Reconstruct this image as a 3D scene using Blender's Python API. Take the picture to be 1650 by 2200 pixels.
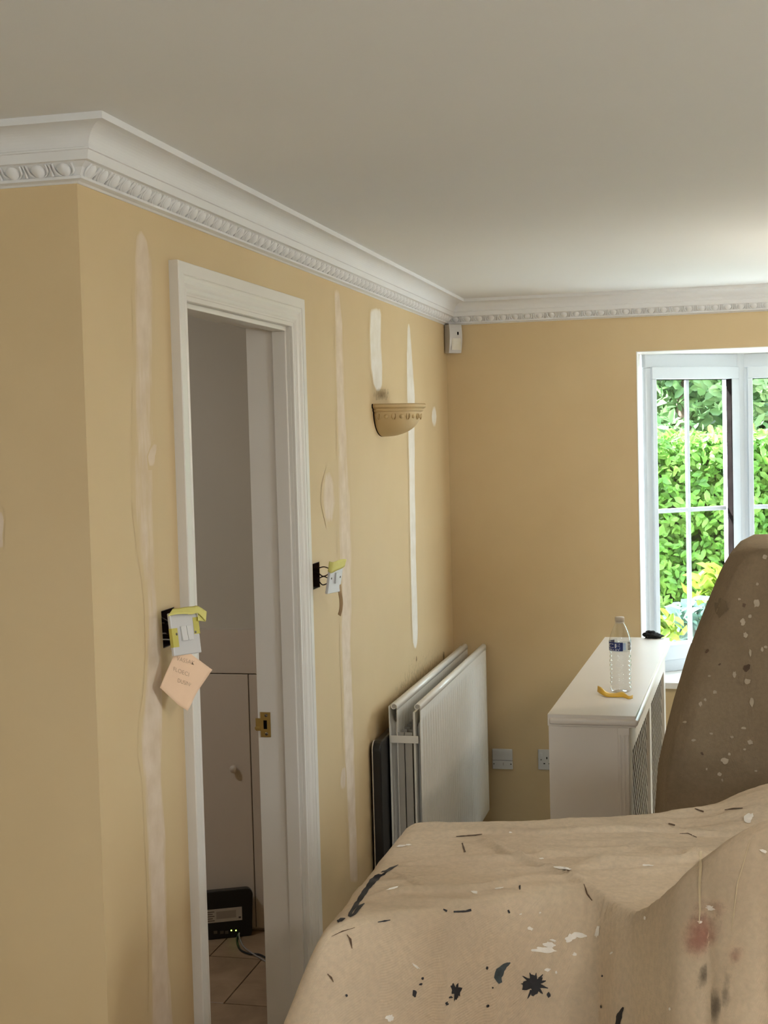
import bpy, bmesh, math, random
from mathutils import Vector, Matrix, noise as mnoise
random.seed(7)
for o in list(bpy.data.objects): bpy.data.objects.remove(o)
SC = bpy.context.scene
COL = SC.collection

# ---------------------------------------------------------------- camera
EYE = Vector((1.10, 0.0, 1.68)); FPX = 3000.0
YAW, PITCH, ROLL = 0.2356728, -0.0519451, -0.0262447
_f = Vector((-math.sin(YAW)*math.cos(PITCH), math.cos(YAW)*math.cos(PITCH), math.sin(PITCH)))
_r = Vector((math.cos(YAW), math.sin(YAW), 0)); _u = _r.cross(_f)
RIGHT = math.cos(ROLL)*_r + math.sin(ROLL)*_u
UP = -math.sin(ROLL)*_r + math.cos(ROLL)*_u
FWD = _f
cam = bpy.data.cameras.new('camera'); camo = bpy.data.objects.new('camera', cam); COL.objects.link(camo)
cam.sensor_fit = 'HORIZONTAL'; cam.sensor_width = 36.0; cam.lens = 36.0*FPX/1650.0
cam.clip_start = 0.02; cam.clip_end = 200
camo.matrix_world = Matrix(((RIGHT.x, UP.x, -FWD.x, EYE.x), (RIGHT.y, UP.y, -FWD.y, EYE.y), (RIGHT.z, UP.z, -FWD.z, EYE.z), (0, 0, 0, 1)))
SC.camera = camo

# ---------------------------------------------------------------- world and light
W = bpy.data.worlds.new('overcast_sky'); SC.world = W; W.use_nodes = True
bg = W.node_tree.nodes['Background']
bg.inputs[0].default_value = (0.80, 0.92, 1.0, 1); bg.inputs[1].default_value = 14.0
SC.view_settings.view_transform = 'Standard'; SC.view_settings.look = 'None'
SC.view_settings.gamma = 1.0; SC.view_settings.use_curve_mapping = False
SC.view_settings.exposure = 0.14
SC.cycles.use_denoising = True
SC.cycles.max_bounces = 7; SC.cycles.diffuse_bounces = 4; SC.cycles.use_adaptive_sampling = True; SC.cycles.adaptive_threshold = 0.06; SC.cycles.transparent_max_bounces = 12
SC.cycles.caustics_reflective = False; SC.cycles.caustics_refractive = False
SC.cycles.sample_clamp_indirect = 6.0
sun = bpy.data.lights.new('hazy_sun', 'SUN'); sun.energy = 82.0; sun.angle = math.radians(3.0); sun.color = (.95, .98, 1.0)
suno = bpy.data.objects.new('hazy_sun', sun); COL.objects.link(suno); suno.rotation_euler = Vector((-.80, .14, .72)).to_track_quat('Z', 'Y').to_euler()
def portal(loc, rot, sx, sy):            # marks where daylight enters, for sampling only: gives no light itself
    l = bpy.data.lights.new('daylight_opening', 'AREA'); l.shape = 'RECTANGLE'; l.size = sx; l.size_y = sy
    l.cycles.is_portal = True
    o = bpy.data.objects.new('daylight_opening', l); COL.objects.link(o); o.location = loc; o.rotation_euler = rot
portal((1.84, 5.98, 1.335), (-math.pi/2, 0, 0), 2.1, 1.34)      # bay, light goes towards -Y
portal((3.58, 1.5, 1.55), (0, math.pi/2, 0), .9, 1.2)         # garden doors, right wall
portal((-.45, -2.98, 1.6), (math.pi/2, 0, 0), 1.9, .8)         # window behind the camera

# ---------------------------------------------------------------- helpers
def ray(px, py):
    v = RIGHT*(px-825) - UP*(py-1100) + FWD*FPX
    return v.normalized()
def onx(px, py, X=0.0):
    r = ray(px, py); return EYE + r*((X-EYE.x)/r.x)
def ony(px, py, Y):
    r = ray(px, py); return EYE + r*((Y-EYE.y)/r.y)
def onz(px, py, Z):
    r = ray(px, py); return EYE + r*((Z-EYE.z)/r.z)
def S(t):
    t = max(0.0, min(1.0, t)); return t*t*(3-2*t)
def lerpt(tab, x):
    if x <= tab[0][0]: return tab[0][1]
    for (a, b), (c, d) in zip(tab, tab[1:]):
        if x <= c: return b+(d-b)*(x-a)/(c-a)
    return tab[-1][1]
def smooth_tab(tab, x, w=0.05):
    return sum(lerpt(tab, x+w*k)*g for k, g in ((-1, .15), (-.5, .2), (0, .3), (.5, .2), (1, .15)))

def srgb(r, g, b):
    f = lambda c: ((c/255+0.055)/1.055)**2.4 if c > 10 else c/255/12.92
    return (f(r), f(g), f(b), 1)
class NT:
    def __init__(s, name):
        s.m = bpy.data.materials.new(name); s.m.use_nodes = True; s.t = s.m.node_tree; s.n = s.t.nodes; s.l = s.t.links
        s.b = s.n['Principled BSDF']; s.out = s.n['Material Output']
    def new(s, typ, **kw):
        n = s.n.new(typ)
        for k, v in kw.items(): setattr(n, k, v)
        return n
    def link(s, a, b): s.l.new(a, b)
    def coord(s, kind='Object'): return s.new('ShaderNodeTexCoord').outputs[kind]
    def noise(s, scale, detail=3, rough=.5, vec=None, dist=0):
        n = s.new('ShaderNodeTexNoise'); n.inputs['Scale'].default_value = scale; n.inputs['Detail'].default_value = detail
        n.inputs['Roughness'].default_value = rough; n.inputs['Distortion'].default_value = dist
        s.link(vec if vec is not None else s.coord(), n.inputs['Vector']); return n.outputs['Fac']
    def scaled(s, v):
        m = s.new('ShaderNodeMapping'); m.inputs['Scale'].default_value = v; s.link(s.coord(), m.inputs['Vector']); return m.outputs[0]
    def ramp(s, fac, stops):
        r = s.new('ShaderNodeValToRGB'); e = r.color_ramp.elements
        while len(e) < len(stops): e.new(0.5)
        for el, (p, c) in zip(e, stops): el.position = p; el.color = c
        s.link(fac, r.inputs[0]); return r.outputs[0]
    def mix(s, fac, a, b):
        m = s.new('ShaderNodeMix', data_type='RGBA')
        if isinstance(fac, float): m.inputs['Factor'].default_value = fac
        else: s.link(fac, m.inputs['Factor'])
        for sock, v in ((m.inputs[6], a), (m.inputs[7], b)):
            if isinstance(v, tuple): sock.default_value = v
            else: s.link(v, sock)
        return m.outputs[2]
    def math(s, op, a, b=None):
        m = s.new('ShaderNodeMath', operation=op)
        for i, v in enumerate((a, b)):
            if v is None: continue
            if isinstance(v, (int, float)): m.inputs[i].default_value = v
            else: s.link(v, m.inputs[i])
        return m.outputs[0]
    def bump(s, h, strength, dist=0.002):
        b = s.new('ShaderNodeBump'); b.inputs['Strength'].default_value = strength; b.inputs['Distance'].default_value = dist
        s.link(h, b.inputs['Height']); s.link(b.outputs[0], s.b.inputs['Normal'])
    def base(s, c):
        if isinstance(c, tuple): s.b.inputs['Base Color'].default_value = c
        else: s.link(c, s.b.inputs['Base Color'])
    def rough(s, v): s.b.inputs['Roughness'].default_value = v
def vary(name, c, rough=.5, var=.08, scale=6, bump=0.0, bscale=80, metallic=0.0, spec=None):
    t = NT(name)
    d = tuple(x*(1-var) for x in c[:3])+(1,); l = tuple(min(1, x*(1+var)) for x in c[:3])+(1,)
    t.base(t.ramp(t.noise(scale, 4), [(.3, d), (.7, l)])); t.rough(rough); t.b.inputs['Metallic'].default_value = metallic
    if spec is not None: t.b.inputs['Specular IOR Level'].default_value = spec
    if bump: t.bump(t.noise(bscale, 3), bump, .001)
    return t.m

def box(bm, x0, x1, y0, y1, z0, z1):
    v = [bm.verts.new((x, y, z)) for x in (x0, x1) for y in (y0, y1) for z in (z0, z1)]
    for f in ((0, 1, 3, 2), (4, 6, 7, 5), (0, 4, 5, 1), (2, 3, 7, 6), (0, 2, 6, 4), (1, 5, 7, 3)):
        bm.faces.new([v[i] for i in f])
    return v
def bev(bm, w, seg=2):
    bmesh.ops.recalc_face_normals(bm, faces=bm.faces)
    bmesh.ops.bevel(bm, geom=[e for e in bm.edges if len(e.link_faces) == 2 and e.calc_face_angle(0) > .5], offset=w, segments=seg, profile=.5, affect='EDGES', clamp_overlap=True)
def mk(name, bm, mat, parent=None, smooth=False, recalc=True, M=None):
    if recalc: bmesh.ops.recalc_face_normals(bm, faces=bm.faces)
    me = bpy.data.meshes.new(name); bm.to_mesh(me); bm.free()
    return link(name, me, mat, parent, smooth, M)
def link(name, me, mat, parent=None, smooth=False, M=None):
    if mat is not None and not me.materials: me.materials.append(mat)
    if smooth:
        me.polygons.foreach_set('use_smooth', [True]*len(me.polygons))
        if smooth == 'auto':
            try: me.set_sharp_from_angle(angle=math.radians(35))
            except Exception: pass
    o = bpy.data.objects.new(name, me); COL.objects.link(o)
    if M is not None: o.matrix_world = M
    if parent is not None:
        o.parent = parent
        if M is None: o.matrix_parent_inverse = parent.matrix_basis.inverted()
        else: o.matrix_parent_inverse = parent.matrix_basis.inverted()
    return o
def tag(o, label, cat, group=None):
    o['label'] = label; o['category'] = cat
    if group: o['group'] = group
    return o
def struct(o): o['kind'] = 'structure'; return o
def empty(name, loc, label, cat, group=None):
    o = bpy.data.objects.new(name, None); o.empty_display_size = .05; COL.objects.link(o); o.location = loc
    return tag(o, label, cat, group)
def bxo(name, dims, mat, parent=None, b=0.0, seg=2, M=None, smooth=False):
    bm = bmesh.new(); box(bm, *dims)
    if b: bev(bm, b, seg)
    return mk(name, bm, mat, parent, smooth, M=M)
def tube(bm, pts, r, n=8, cap=True):
    pts = [Vector(p) for p in pts]; rings = []
    for i, p in enumerate(pts):
        d = (pts[min(i+1, len(pts)-1)]-pts[max(i-1, 0)]).normalized()
        a = d.orthogonal().normalized() if i == 0 else (rings_a - d*rings_a.dot(d)).normalized()
        rings_a = a; b = d.cross(a); rr = r[i] if isinstance(r, (list, tuple)) else r
        rings.append([bm.verts.new(p+rr*(math.cos(t)*a+math.sin(t)*b)) for t in [2*math.pi*k/n for k in range(n)]])
    for q, w in zip(rings, rings[1:]):
        for k in range(n): bm.faces.new((q[k], q[(k+1) % n], w[(k+1) % n], w[k]))
    if cap: bm.faces.new(rings[0][::-1]); bm.faces.new(rings[-1])
def spline(pts, n=8):
    pts = [Vector(p) for p in pts]; out = []
    for i in range(len(pts)-1):
        p0, p1, p2, p3 = pts[max(i-1, 0)], pts[i], pts[i+1], pts[min(i+2, len(pts)-1)]
        for k in range(n):
            t = k/n
            out.append(.5*((2*p1)+(p2-p0)*t+(2*p0-5*p1+4*p2-p3)*t*t+(3*p1-p0-3*p2+p3)*t**3))
    return out+[pts[-1]]
def lathe(bm, prof, n=32, a0=0, a1=2*math.pi, center=(0, 0, 0)):
    full = abs(a1-a0-2*math.pi) < 1e-6; m = n if full else n+1; c = Vector(center); rings = []
    for r, z in prof:
        rings.append([bm.verts.new(c+Vector((r*math.cos(a0+(a1-a0)*k/n), r*math.sin(a0+(a1-a0)*k/n), z))) for k in range(m)])
    for q, w in zip(rings, rings[1:]):
        for k in range(n):
            bm.faces.new((q[k], q[(k+1) % m], w[(k+1) % m], w[k]))
    return rings
def cells(xs, ys, zs, solid):
    """a solid made of grid cells: only outer faces, so holes are real openings"""
    bm = bmesh.new(); V = {}
    def v(i, j, k):
        if (i, j, k) not in V: V[i, j, k] = bm.verts.new((xs[i], ys[j], zs[k]))
        return V[i, j, k]
    nx, ny, nz = len(xs)-1, len(ys)-1, len(zs)-1
    sol = lambda i, j, k: 0 <= i < nx and 0 <= j < ny and 0 <= k < nz and solid((xs[i]+xs[i+1])/2, (ys[j]+ys[j+1])/2, (zs[k]+zs[k+1])/2)
    for i in range(nx):
        for j in range(ny):
            for k in range(nz):
                if not sol(i, j, k): continue
                a, b = i+1, j+1; c = k+1
                for (di, dj, dk), q in (((-1, 0, 0), ((i, j, k), (i, j, c), (i, b, c), (i, b, k))), ((1, 0, 0), ((a, j, k), (a, b, k), (a, b, c), (a, j, c))),
                        ((0, -1, 0), ((i, j, k), (a, j, k), (a, j, c), (i, j, c))), ((0, 1, 0), ((i, b, k), (i, b, c), (a, b, c), (a, b, k))),
                        ((0, 0, -1), ((i, j, k), (i, b, k), (a, b, k), (a, j, k))), ((0, 0, 1), ((i, j, c), (a, j, c), (a, b, c), (i, b, c)))):
                    if not sol(i+di, j+dj, k+dk): bm.faces.new([v(*p) for p in q])
    return bm
def text_mesh(s, size, thin=0.0, shear=0.0, align='CENTER'):
    c = bpy.data.curves.new('lettering', 'FONT'); c.body = s; c.size = size; c.align_x = align; c.align_y = 'CENTER'
    c.offset = thin; c.shear = shear; c.resolution_u = 3
    o = bpy.data.objects.new('lettering', c); COL.objects.link(o)
    dg = bpy.context.evaluated_depsgraph_get(); me = bpy.data.meshes.new_from_object(o.evaluated_get(dg))
    bpy.data.objects.remove(o); bpy.data.curves.remove(c); return me
def frame_M(o, x, y):            # matrix with local x, y axes along x, y
    x = Vector(x).normalized(); z = x.cross(Vector(y)).normalized(); y = z.cross(x); o = Vector(o)
    return Matrix(((x.x, y.x, z.x, o.x), (x.y, y.y, z.y, o.y), (x.z, y.z, z.z, o.z), (0, 0, 0, 1)))

# ---------------------------------------------------------------- materials
WALLC = srgb(207, 176, 122)
def wallmat():
    t = NT('tan_wall_paint')
    c = t.ramp(t.noise(1.3, 4, .6), [(.3, srgb(200, 174, 132)), (.7, srgb(208, 184, 143))])
    t.base(c); t.rough(.62); t.bump(t.noise(260, 2), .12, .0006); return t.m
M_wall = wallmat()
def patchmat(name, c1, c2):
    t = NT(name); a = t.new('ShaderNodeAttribute', attribute_name='feather').outputs['Fac']
    n1 = t.noise(1.0, 5, .62, t.scaled((60, 60, 9))); n2 = t.noise(18, 4)
    f = t.math('ADD', a, t.math('MULTIPLY', t.math('SUBTRACT', n1, .5), .9))
    f = t.ramp(f, [(.28, (0, 0, 0, 1)), (.62, (1, 1, 1, 1))])
    w = t.ramp(t.noise(1.3, 4, .6), [(.3, srgb(200, 174, 132)), (.7, srgb(208, 184, 143))])
    t.base(t.mix(f, w, t.ramp(n2, [(.3, c1), (.7, c2)]))); t.rough(.7); t.bump(n1, .1, .0006); return t.m
M_fill = patchmat('wall_filler', srgb(206, 184, 158), srgb(222, 203, 182))
M_fillw = patchmat('white_filler', srgb(226, 217, 203), srgb(238, 231, 222))
M_ceil = vary('ceiling_paint', srgb(228, 228, 229), .8, .01, 2, .08, 300)
M_white = vary('white_gloss_paint', srgb(226, 221, 214), .38, .015, 4, .05, 120)
M_plaster = vary('cornice_paint', srgb(228, 228, 230), .6, .015, 6, .06, 200)
M_upvc = vary('white_upvc', srgb(214, 222, 230), .3, .01, 3)
M_rad = vary('radiator_enamel', srgb(236, 233, 226), .28, .012, 4)
M_radin = vary('radiator_inner_steel', srgb(176, 172, 164), .5, .05, 20)
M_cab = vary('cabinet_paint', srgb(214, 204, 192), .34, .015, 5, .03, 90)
M_black = vary('black_plastic', srgb(22, 22, 23), .35, .1, 20)
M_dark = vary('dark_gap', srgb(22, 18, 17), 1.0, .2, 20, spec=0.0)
M_plate = vary('white_switch_plastic', srgb(202, 200, 199), .3, .01, 5)
M_screw = vary('dull_screw_steel', srgb(110, 104, 96), .4, .1, 60, metallic=.8)
M_wire = vary('brown_wire_insulation', srgb(48, 22, 16), .5, .1, 40)
M_gwire = vary('grey_wire_insulation', srgb(150, 144, 140), .5, .05, 40)
M_metbox = vary('galvanised_box', srgb(64, 44, 40), .5, .3, 30, metallic=.3)
M_brass = vary('brass_plate', srgb(190, 165, 105), .32, .08, 30, metallic=.85)
M_hallwall = vary('hall_wall_paint', srgb(196, 188, 172), .7, .02, 2)
M_cup = vary('hall_cupboard_paint', srgb(205, 192, 176), .45, .02, 3)
M_grout = vary('tile_grout', srgb(58, 46, 36), .9, .1, 30)
def tilemat():
    t = NT('stone_floor_tile'); n = t.noise(4, 6, .65, None, .6)
    t.base(t.ramp(n, [(.25, srgb(120, 98, 76)), (.5, srgb(156, 131, 104)), (.8, srgb(176, 152, 124))])); t.rough(.45); t.bump(n, .15, .002); return t.m
M_tile = tilemat()
def clothmat(name, cols, stain, amt):
    t = NT(name); v = t.coord()
    c = t.ramp(t.noise(2.2, 6, .6), [(.25, cols[0]), (.55, cols[1]), (.8, cols[2])])
    c = t.mix(t.math('MULTIPLY', t.ramp(t.noise(3.1, 5, .65, None, .4), [(.52, (0, 0, 0, 1)), (.72, (1, 1, 1, 1))]), amt), c, stain)
    c = t.mix(t.math('MULTIPLY', t.ramp(t.noise(110, 3), [(.35, (0, 0, 0, 1)), (.7, (1, 1, 1, 1))]), .30), c, tuple(x*.62 for x in cols[1][:3])+(1,))
    t.base(c); t.rough(.95); t.b.inputs['Specular IOR Level'].default_value = .1
    sep = t.new('ShaderNodeSeparateXYZ'); t.link(v, sep.inputs[0])
    w1 = t.math('SINE', t.math('MULTIPLY', t.math('ADD', sep.outputs[0], t.math('MULTIPLY', sep.outputs[2], .6)), 3300))
    w2 = t.math('SINE', t.math('MULTIPLY', t.math('ADD', sep.outputs[1], t.math('MULTIPLY', sep.outputs[2], .7)), 3300))
    h = t.math('ADD', t.math('MULTIPLY', t.math('MULTIPLY', w1, w2), .12), t.math('ADD', t.noise(38, 4, .6), t.math('MULTIPLY', t.noise(420, 2), .25)))
    h = t.math('ADD', h, t.math('MULTIPLY', t.noise(1.0, 4, .6, t.scaled((7, 24, 9)), .8), 1.6))
    t.bump(h, .6, .006); return t.m
M_sheet = clothmat('canvas_dust_sheet', (srgb(212, 188, 159), srgb(225, 203, 174), srgb(232, 214, 189)), srgb(196, 178, 154), .6)
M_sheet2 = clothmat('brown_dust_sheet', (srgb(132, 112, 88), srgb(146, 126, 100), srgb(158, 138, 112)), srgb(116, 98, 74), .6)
M_pblack = vary('dried_black_paint', srgb(26, 24, 28), .6, .3, 60, .3, 150)
M_pblue = vary('dried_slate_paint', srgb(58, 66, 68), .7, .4, 90, .3, 150)
M_pwhite = vary('dried_white_paint', srgb(238, 230, 219), .6, .08, 60, .3, 150)
M_pgrey = vary('faded_white_paint', srgb(176, 158, 134), .8, .08, 60)
M_pbrown = vary('dried_brown_drip', srgb(88, 66, 46), .8, .2, 60)
M_seam = vary('canvas_seam_thread', srgb(206, 186, 152), .95, .05, 60)
def featherpaint(name, c, mx):
    t = NT(name); a = t.new('ShaderNodeAttribute', attribute_name='feather').outputs['Fac']
    f = t.math('MULTIPLY', t.ramp(t.math('ADD', a, t.math('MULTIPLY', t.math('SUBTRACT', t.noise(45, 5, .75), .5), 1.5)), [(.22, (0, 0, 0, 1)), (.95, (1, 1, 1, 1))]), mx)
    tr = t.new('ShaderNodeBsdfTransparent'); mx_ = t.new('ShaderNodeMixShader'); t.base(c); t.rough(.95); t.b.inputs['Specular IOR Level'].default_value = .1
    t.link(f, mx_.inputs[0]); t.link(tr.outputs[0], mx_.inputs[1]); t.link(t.b.outputs[0], mx_.inputs[2]); t.link(mx_.outputs[0], t.out.inputs[0]); return t.m
M_pink = featherpaint('pink_stain', srgb(180, 112, 100), .5)
M_soot = featherpaint('soot_mark', srgb(104, 76, 42), .6)
M_smudge = featherpaint('dark_smudge', srgb(92, 84, 74), .55)
M_tapey = vary('yellow_masking_tape', srgb(214, 206, 120), .75, .06, 30, .1, 90)
M_tapetr = vary('yellow_tape_patch', srgb(196, 186, 92), .7, .06, 30)
M_note = vary('peach_note_paper', srgb(236, 202, 170), .85, .03, 12)
M_ink = vary('pencil_ink', srgb(138, 112, 92), .9, .2, 80)
M_card = vary('brown_paper_strip', srgb(176, 146, 108), .85, .05, 20)
M_label = vary('white_label', srgb(190, 182, 170), .6, .03, 40)
M_print = vary('label_print', srgb(84, 74, 64), .8, .2, 60)
M_blue = vary('blue_bottle_label', srgb(30, 50, 118), .4, .12, 40)
M_lblue = vary('pale_blue_label', srgb(186, 208, 236), .4, .05, 40)
M_lettw = vary('white_lettering', srgb(232, 236, 242), .5, .02, 40)
M_cap = vary('bottle_cap', srgb(196, 184, 166), .4, .04, 30)
M_yellow = vary('ochre_plastic', srgb(214, 168, 40), .4, .08, 30)
M_carpet = vary('beige_carpet', srgb(212, 205, 192), .95, .08, 40, .5, 400)
M_sconce = vary('painted_plaster_sconce', srgb(190, 164, 118), .6, .03, 8, .05, 200)
M_pave = vary('pale_paving', srgb(196, 194, 186), .8, .08, 3)
M_lawn = vary('pale_gravel', srgb(176, 172, 164), .9, .3, 30)
M_bark = vary('bark', srgb(82, 66, 50), .9, .3, 20)
M_ext = vary('outside_brick', srgb(150, 110, 88), .9, .15, 12)
def clearmat(name, tint, spec, rough=.02, ior=1.45):
    t = NT(name); t.n.remove(t.b); tr = t.new('ShaderNodeBsdfTransparent'); tr.inputs[0].default_value = tint
    g = t.new('ShaderNodeBsdfGlossy'); g.inputs['Roughness'].default_value = rough
    fr = t.new('ShaderNodeFresnel'); bf = t.new('ShaderNodeNewGeometry').outputs['Backfacing']
    t.link(t.math('ADD', ior, t.math('MULTIPLY', bf, 1/ior-ior)), fr.inputs[0])      # the same reflection from either side of the sheet
    m = t.new('ShaderNodeMixShader'); t.link(t.math('MULTIPLY', fr.outputs[0], spec), m.inputs[0])
    t.link(tr.outputs[0], m.inputs[1]); t.link(g.outputs[0], m.inputs[2]); t.link(m.outputs[0], t.out.inputs[0]); return t.m
M_glass = clearmat('window_glass', (.93, .97, .98, 1), 1.0)
M_pet = clearmat('clear_bottle_plastic', (.93, .94, .94, 1), 1.6, .06, 1.5)
def leafmat(name, a, b, c, sc, tl=.45):
    t = NT(name); n = t.noise(sc, 3, .6)
    col = t.ramp(n, [(.3, a), (.5, b), (.72, c)])
    t.base(col); t.rough(.45); t.b.inputs['Specular IOR Level'].default_value = .35
    tr = t.new('ShaderNodeBsdfTranslucent'); t.link(col, tr.inputs[0])
    m = t.new('ShaderNodeMixShader'); m.inputs[0].default_value = tl
    t.link(t.b.outputs[0], m.inputs[1]); t.link(tr.outputs[0], m.inputs[2]); t.link(m.outputs[0], t.out.inputs[0]); return t.m
M_leaf = leafmat('hedge_leaf', srgb(58, 96, 36), srgb(92, 134, 50), srgb(124, 154, 74), 6)
M_leaf2 = leafmat('tree_leaf', srgb(66, 98, 62), srgb(98, 128, 78), srgb(126, 144, 96), 2.2)
M_leaf3 = leafmat('shrub_leaf', srgb(78, 110, 34), srgb(108, 132, 42), srgb(134, 144, 58), 7)
M_leaf4 = leafmat('grey_shrub_leaf', srgb(52, 82, 68), srgb(76, 104, 92), srgb(98, 118, 110), 7)
M_hollow = vary('dark_green_backing', srgb(38, 54, 26), .9, .4, 14)
def emis(name, c, s):
    t = NT(name); t.base((0, 0, 0, 1)); t.b.inputs['Emission Color'].default_value = c; t.b.inputs['Emission Strength'].default_value = s; return t.m
M_led = emis('green_led', (.55, 1, .12, 1), 6.0)
M_bulb = emis('warm_bulb', (1, .89, .74, 1), 340.0)

# ---------------------------------------------------------------- room shell
YC, YB, CEIL = 2.313, 5.775, 2.247
DL, DR, DT = 2.812, 3.558, 1.985          # door lining, inside faces
XR, YF = 3.6, -3.0
SW1 = (2.626, 2.698, 1.268, 1.345); SW2 = (3.714, 3.784, 1.267, 1.340)
inr = lambda y, z, r: r[0] < y < r[1] and r[2] < z < r[3]
bm = cells([-.12, -.045, 0], sorted([YC, SW1[0], SW1[1], DL-.03, DR+.03, SW2[0], SW2[1], YB]), sorted([0, SW1[2], SW1[3], SW2[2], SW2[3], DT+.03, CEIL]),
    lambda x, y, z: not (DL-.03 < y < DR+.03 and z < DT+.03) and not (x > -.045 and (inr(y, z, SW1) or inr(y, z, SW2))))
wall_left = struct(mk('wall_left', bm, M_wall))
bm = bmesh.new(); box(bm, -1.8, -.12, YC, YC+.1, 0, CEIL); wall_stub = struct(mk('wall_stub', bm, M_wall))
# far wall with the bay opening
WX0, WX1, WZ0, WZ1 = .782, 2.90, .655, 2.009
bm = cells([-.12, WX0, WX1, XR+.2], [YB, YB+.215], [0, WZ0, WZ1, 2.5], lambda x, y, z: not (WX0 < x < WX1 and WZ0 < z < WZ1))
wall_far = struct(mk('wall_far', bm, M_wall))
bm = cells([XR, XR+.2], [YF-.2, 0.9, 2.1, YB+.215], [0, 1.1, 2.0, 2.5], lambda x, y, z: not (.9 < y < 2.1 and 1.1 < z < 2.0))
struct(mk('wall_right', bm, M_wall))
bm = cells([-1.8, -1.4, .5, XR], [YF-.2, YF], [0, 1.2, 2.0, 2.5], lambda x, y, z: not (-1.4 < x < .5 and 1.2 < z < 2.0))
struct(mk('wall_front', bm, M_wall))
bm = bmesh.new(); box(bm, -2.0, -1.8, YF-.2, YC+.1, 0, CEIL); struct(mk('wall_return', bm, M_wall))
bm = bmesh.new(); box(bm, -2.6, XR, YF, YB, CEIL, 2.5); struct(mk('ceiling', bm, M_ceil))
bm = cells([-1.8, 0, XR], [YF, YC, YB], [-.15, 0], lambda x, y, z: x > 0 or y < YC); struct(mk('floor', bm, M_carpet))

# window bars in the openings behind the camera
r = struct(bxo('window_2', (XR+.05, XR+.11, .9, 2.1, 1.1, 1.17), M_upvc))
for y in (.94, 2.06): bxo('window_frame', (XR+.05, XR+.11, y-.04, y+.04, 1.17, 1.93), M_upvc, r)
bxo('window_frame', (XR+.05, XR+.11, .9, 2.1, 1.93, 2.0), M_upvc, r)
r = struct(bxo('window_3', (-1.4, .5, YF-.12, YF-.06, 1.2, 1.27), M_upvc))
for x in (-1.36, -.45, .46): bxo('window_frame', (x-.04, x+.04, YF-.12, YF-.06, 1.27, 1.93), M_upvc, r)
bxo('window_frame', (-1.4, .5, YF-.12, YF-.06, 1.93, 2.0), M_upvc, r)

# ---------------------------------------------------------------- cornice
PROF = [(0.096, 0), (.096, -.0125), (.088, -.0125)]
for k in range(1, 11):                                   # cove
    a = math.pi/2*k/10
    PROF.append((.088-.042*math.sin(a)*1.0, -.0125-.033*(1-math.cos(a))))
PROF += [(.0475, -.0465), (.0475, -.0495), (.0445, -.0505), (.041, -.066), (.033, -.0668)]
EG0, EG1 = (.033, -.0668), (.0125, -.0875)
PROF += [(.0215, -.0745), (.0125, -.0875), (.016, -.0885), (.0165, -.0935), (.006, -.0960), (.0025, -.0990), (0, -.0992)]
def cornice(name, fn):
    bm = bmesh.new(); A, B = [], []
    for p, z in PROF:
        a, b = fn(p); A.append(bm.verts.new((a[0], a[1], CEIL+z))); B.append(bm.verts.new((b[0], b[1], CEIL+z)))
    A.append(bm.verts.new((*fn(0)[0], CEIL))); B.append(bm.verts.new((*fn(0)[1], CEIL))); n = len(A)
    for k in range(n): bm.faces.new((A[k], A[(k+1) % n], B[(k+1) % n], B[k]))
    bm.faces.new(A); bm.faces.new(B[::-1])
    return struct(mk(name, bm, M_plaster))
c_stub = cornice('trim_1', lambda p: ((-1.8, YC-p), (p, YC-p)))
c_left = cornice('trim_2', lambda p: ((p, YC-p), (p, YB-p)))
c_far = cornice('trim_3', lambda p: ((p, YB-p), (XR, YB-p)))
# egg and dart pieces: local x along the wall, local y out of the wall, z up
def egg_mesh():
    bm = bmesh.new()
    ax, cy, cz = .0135, .0205, -.0775
    nd = Vector((0, .70, -.71)); td = Vector((0, .71, .70))            # normal of the slope and direction up along it
    R = []
    for i in range(7):
        a = math.pi/2*i/6; ring = []
        for k in range(14):
            t = 2*math.pi*k/14; s = math.cos(a)
            tall = .0145 if math.sin(t) > 0 else .0165
            wide = ax*(1 if math.sin(t) > 0 else 1-.25*math.sin(t)**2)
            ring.append(Vector((wide*s*math.cos(t), cy, cz)) + td*(tall*s*math.sin(t)) + nd*(.0095*math.sin(a)-.002))
        R.append(ring)
    vs = [[bm.verts.new(p) for p in r] for r in R[:-1]]; top = bm.verts.new(R[-1][0])
    for q, w in zip(vs, vs[1:]):
        for k in range(14): bm.faces.new((q[k], q[(k+1) % 14], w[(k+1) % 14], w[k]))
    for k in range(14): bm.faces.new((vs[-1][k], vs[-1][(k+1) % 14], top))
    me = bpy.data.meshes.new('egg'); bm.to_mesh(me); bm.free(); return me
def husk_mesh():
    bm = bmesh.new(); nd = Vector((0, .70, -.71)); td = Vector((0, .71, .70)); c = Vector((0, .0205, -.0775)); pts = []
    for k in range(11):
        t = math.pi*(1+k/10); pts.append(c+Vector((.0185*math.cos(t), 0, 0))+td*(.0185*math.sin(t)*.92+.004)+nd*.0015)
    pts = [pts[0]+td*.0105]+pts+[pts[-1]+td*.0105]
    tube(bm, pts, .0024, 5)
    me = bpy.data.meshes.new('egg_surround'); bm.to_mesh(me); bm.free(); return me
def dart_mesh():
    bm = bmesh.new(); nd = Vector((0, .70, -.71)); td = Vector((0, .71, .70)); c = Vector((0, .0205, -.0775))
    tube(bm, [c+td*.013+nd*.001, c+td*.002+nd*.001, c-td*.009+nd*.003, c-td*.014], [.0022, .0016, .0034, .0008], 6)
    me = bpy.data.meshes.new('dart'); bm.to_mesh(me); bm.free(); return me
E_, H_, D_ = egg_mesh(), husk_mesh(), dart_mesh()
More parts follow.
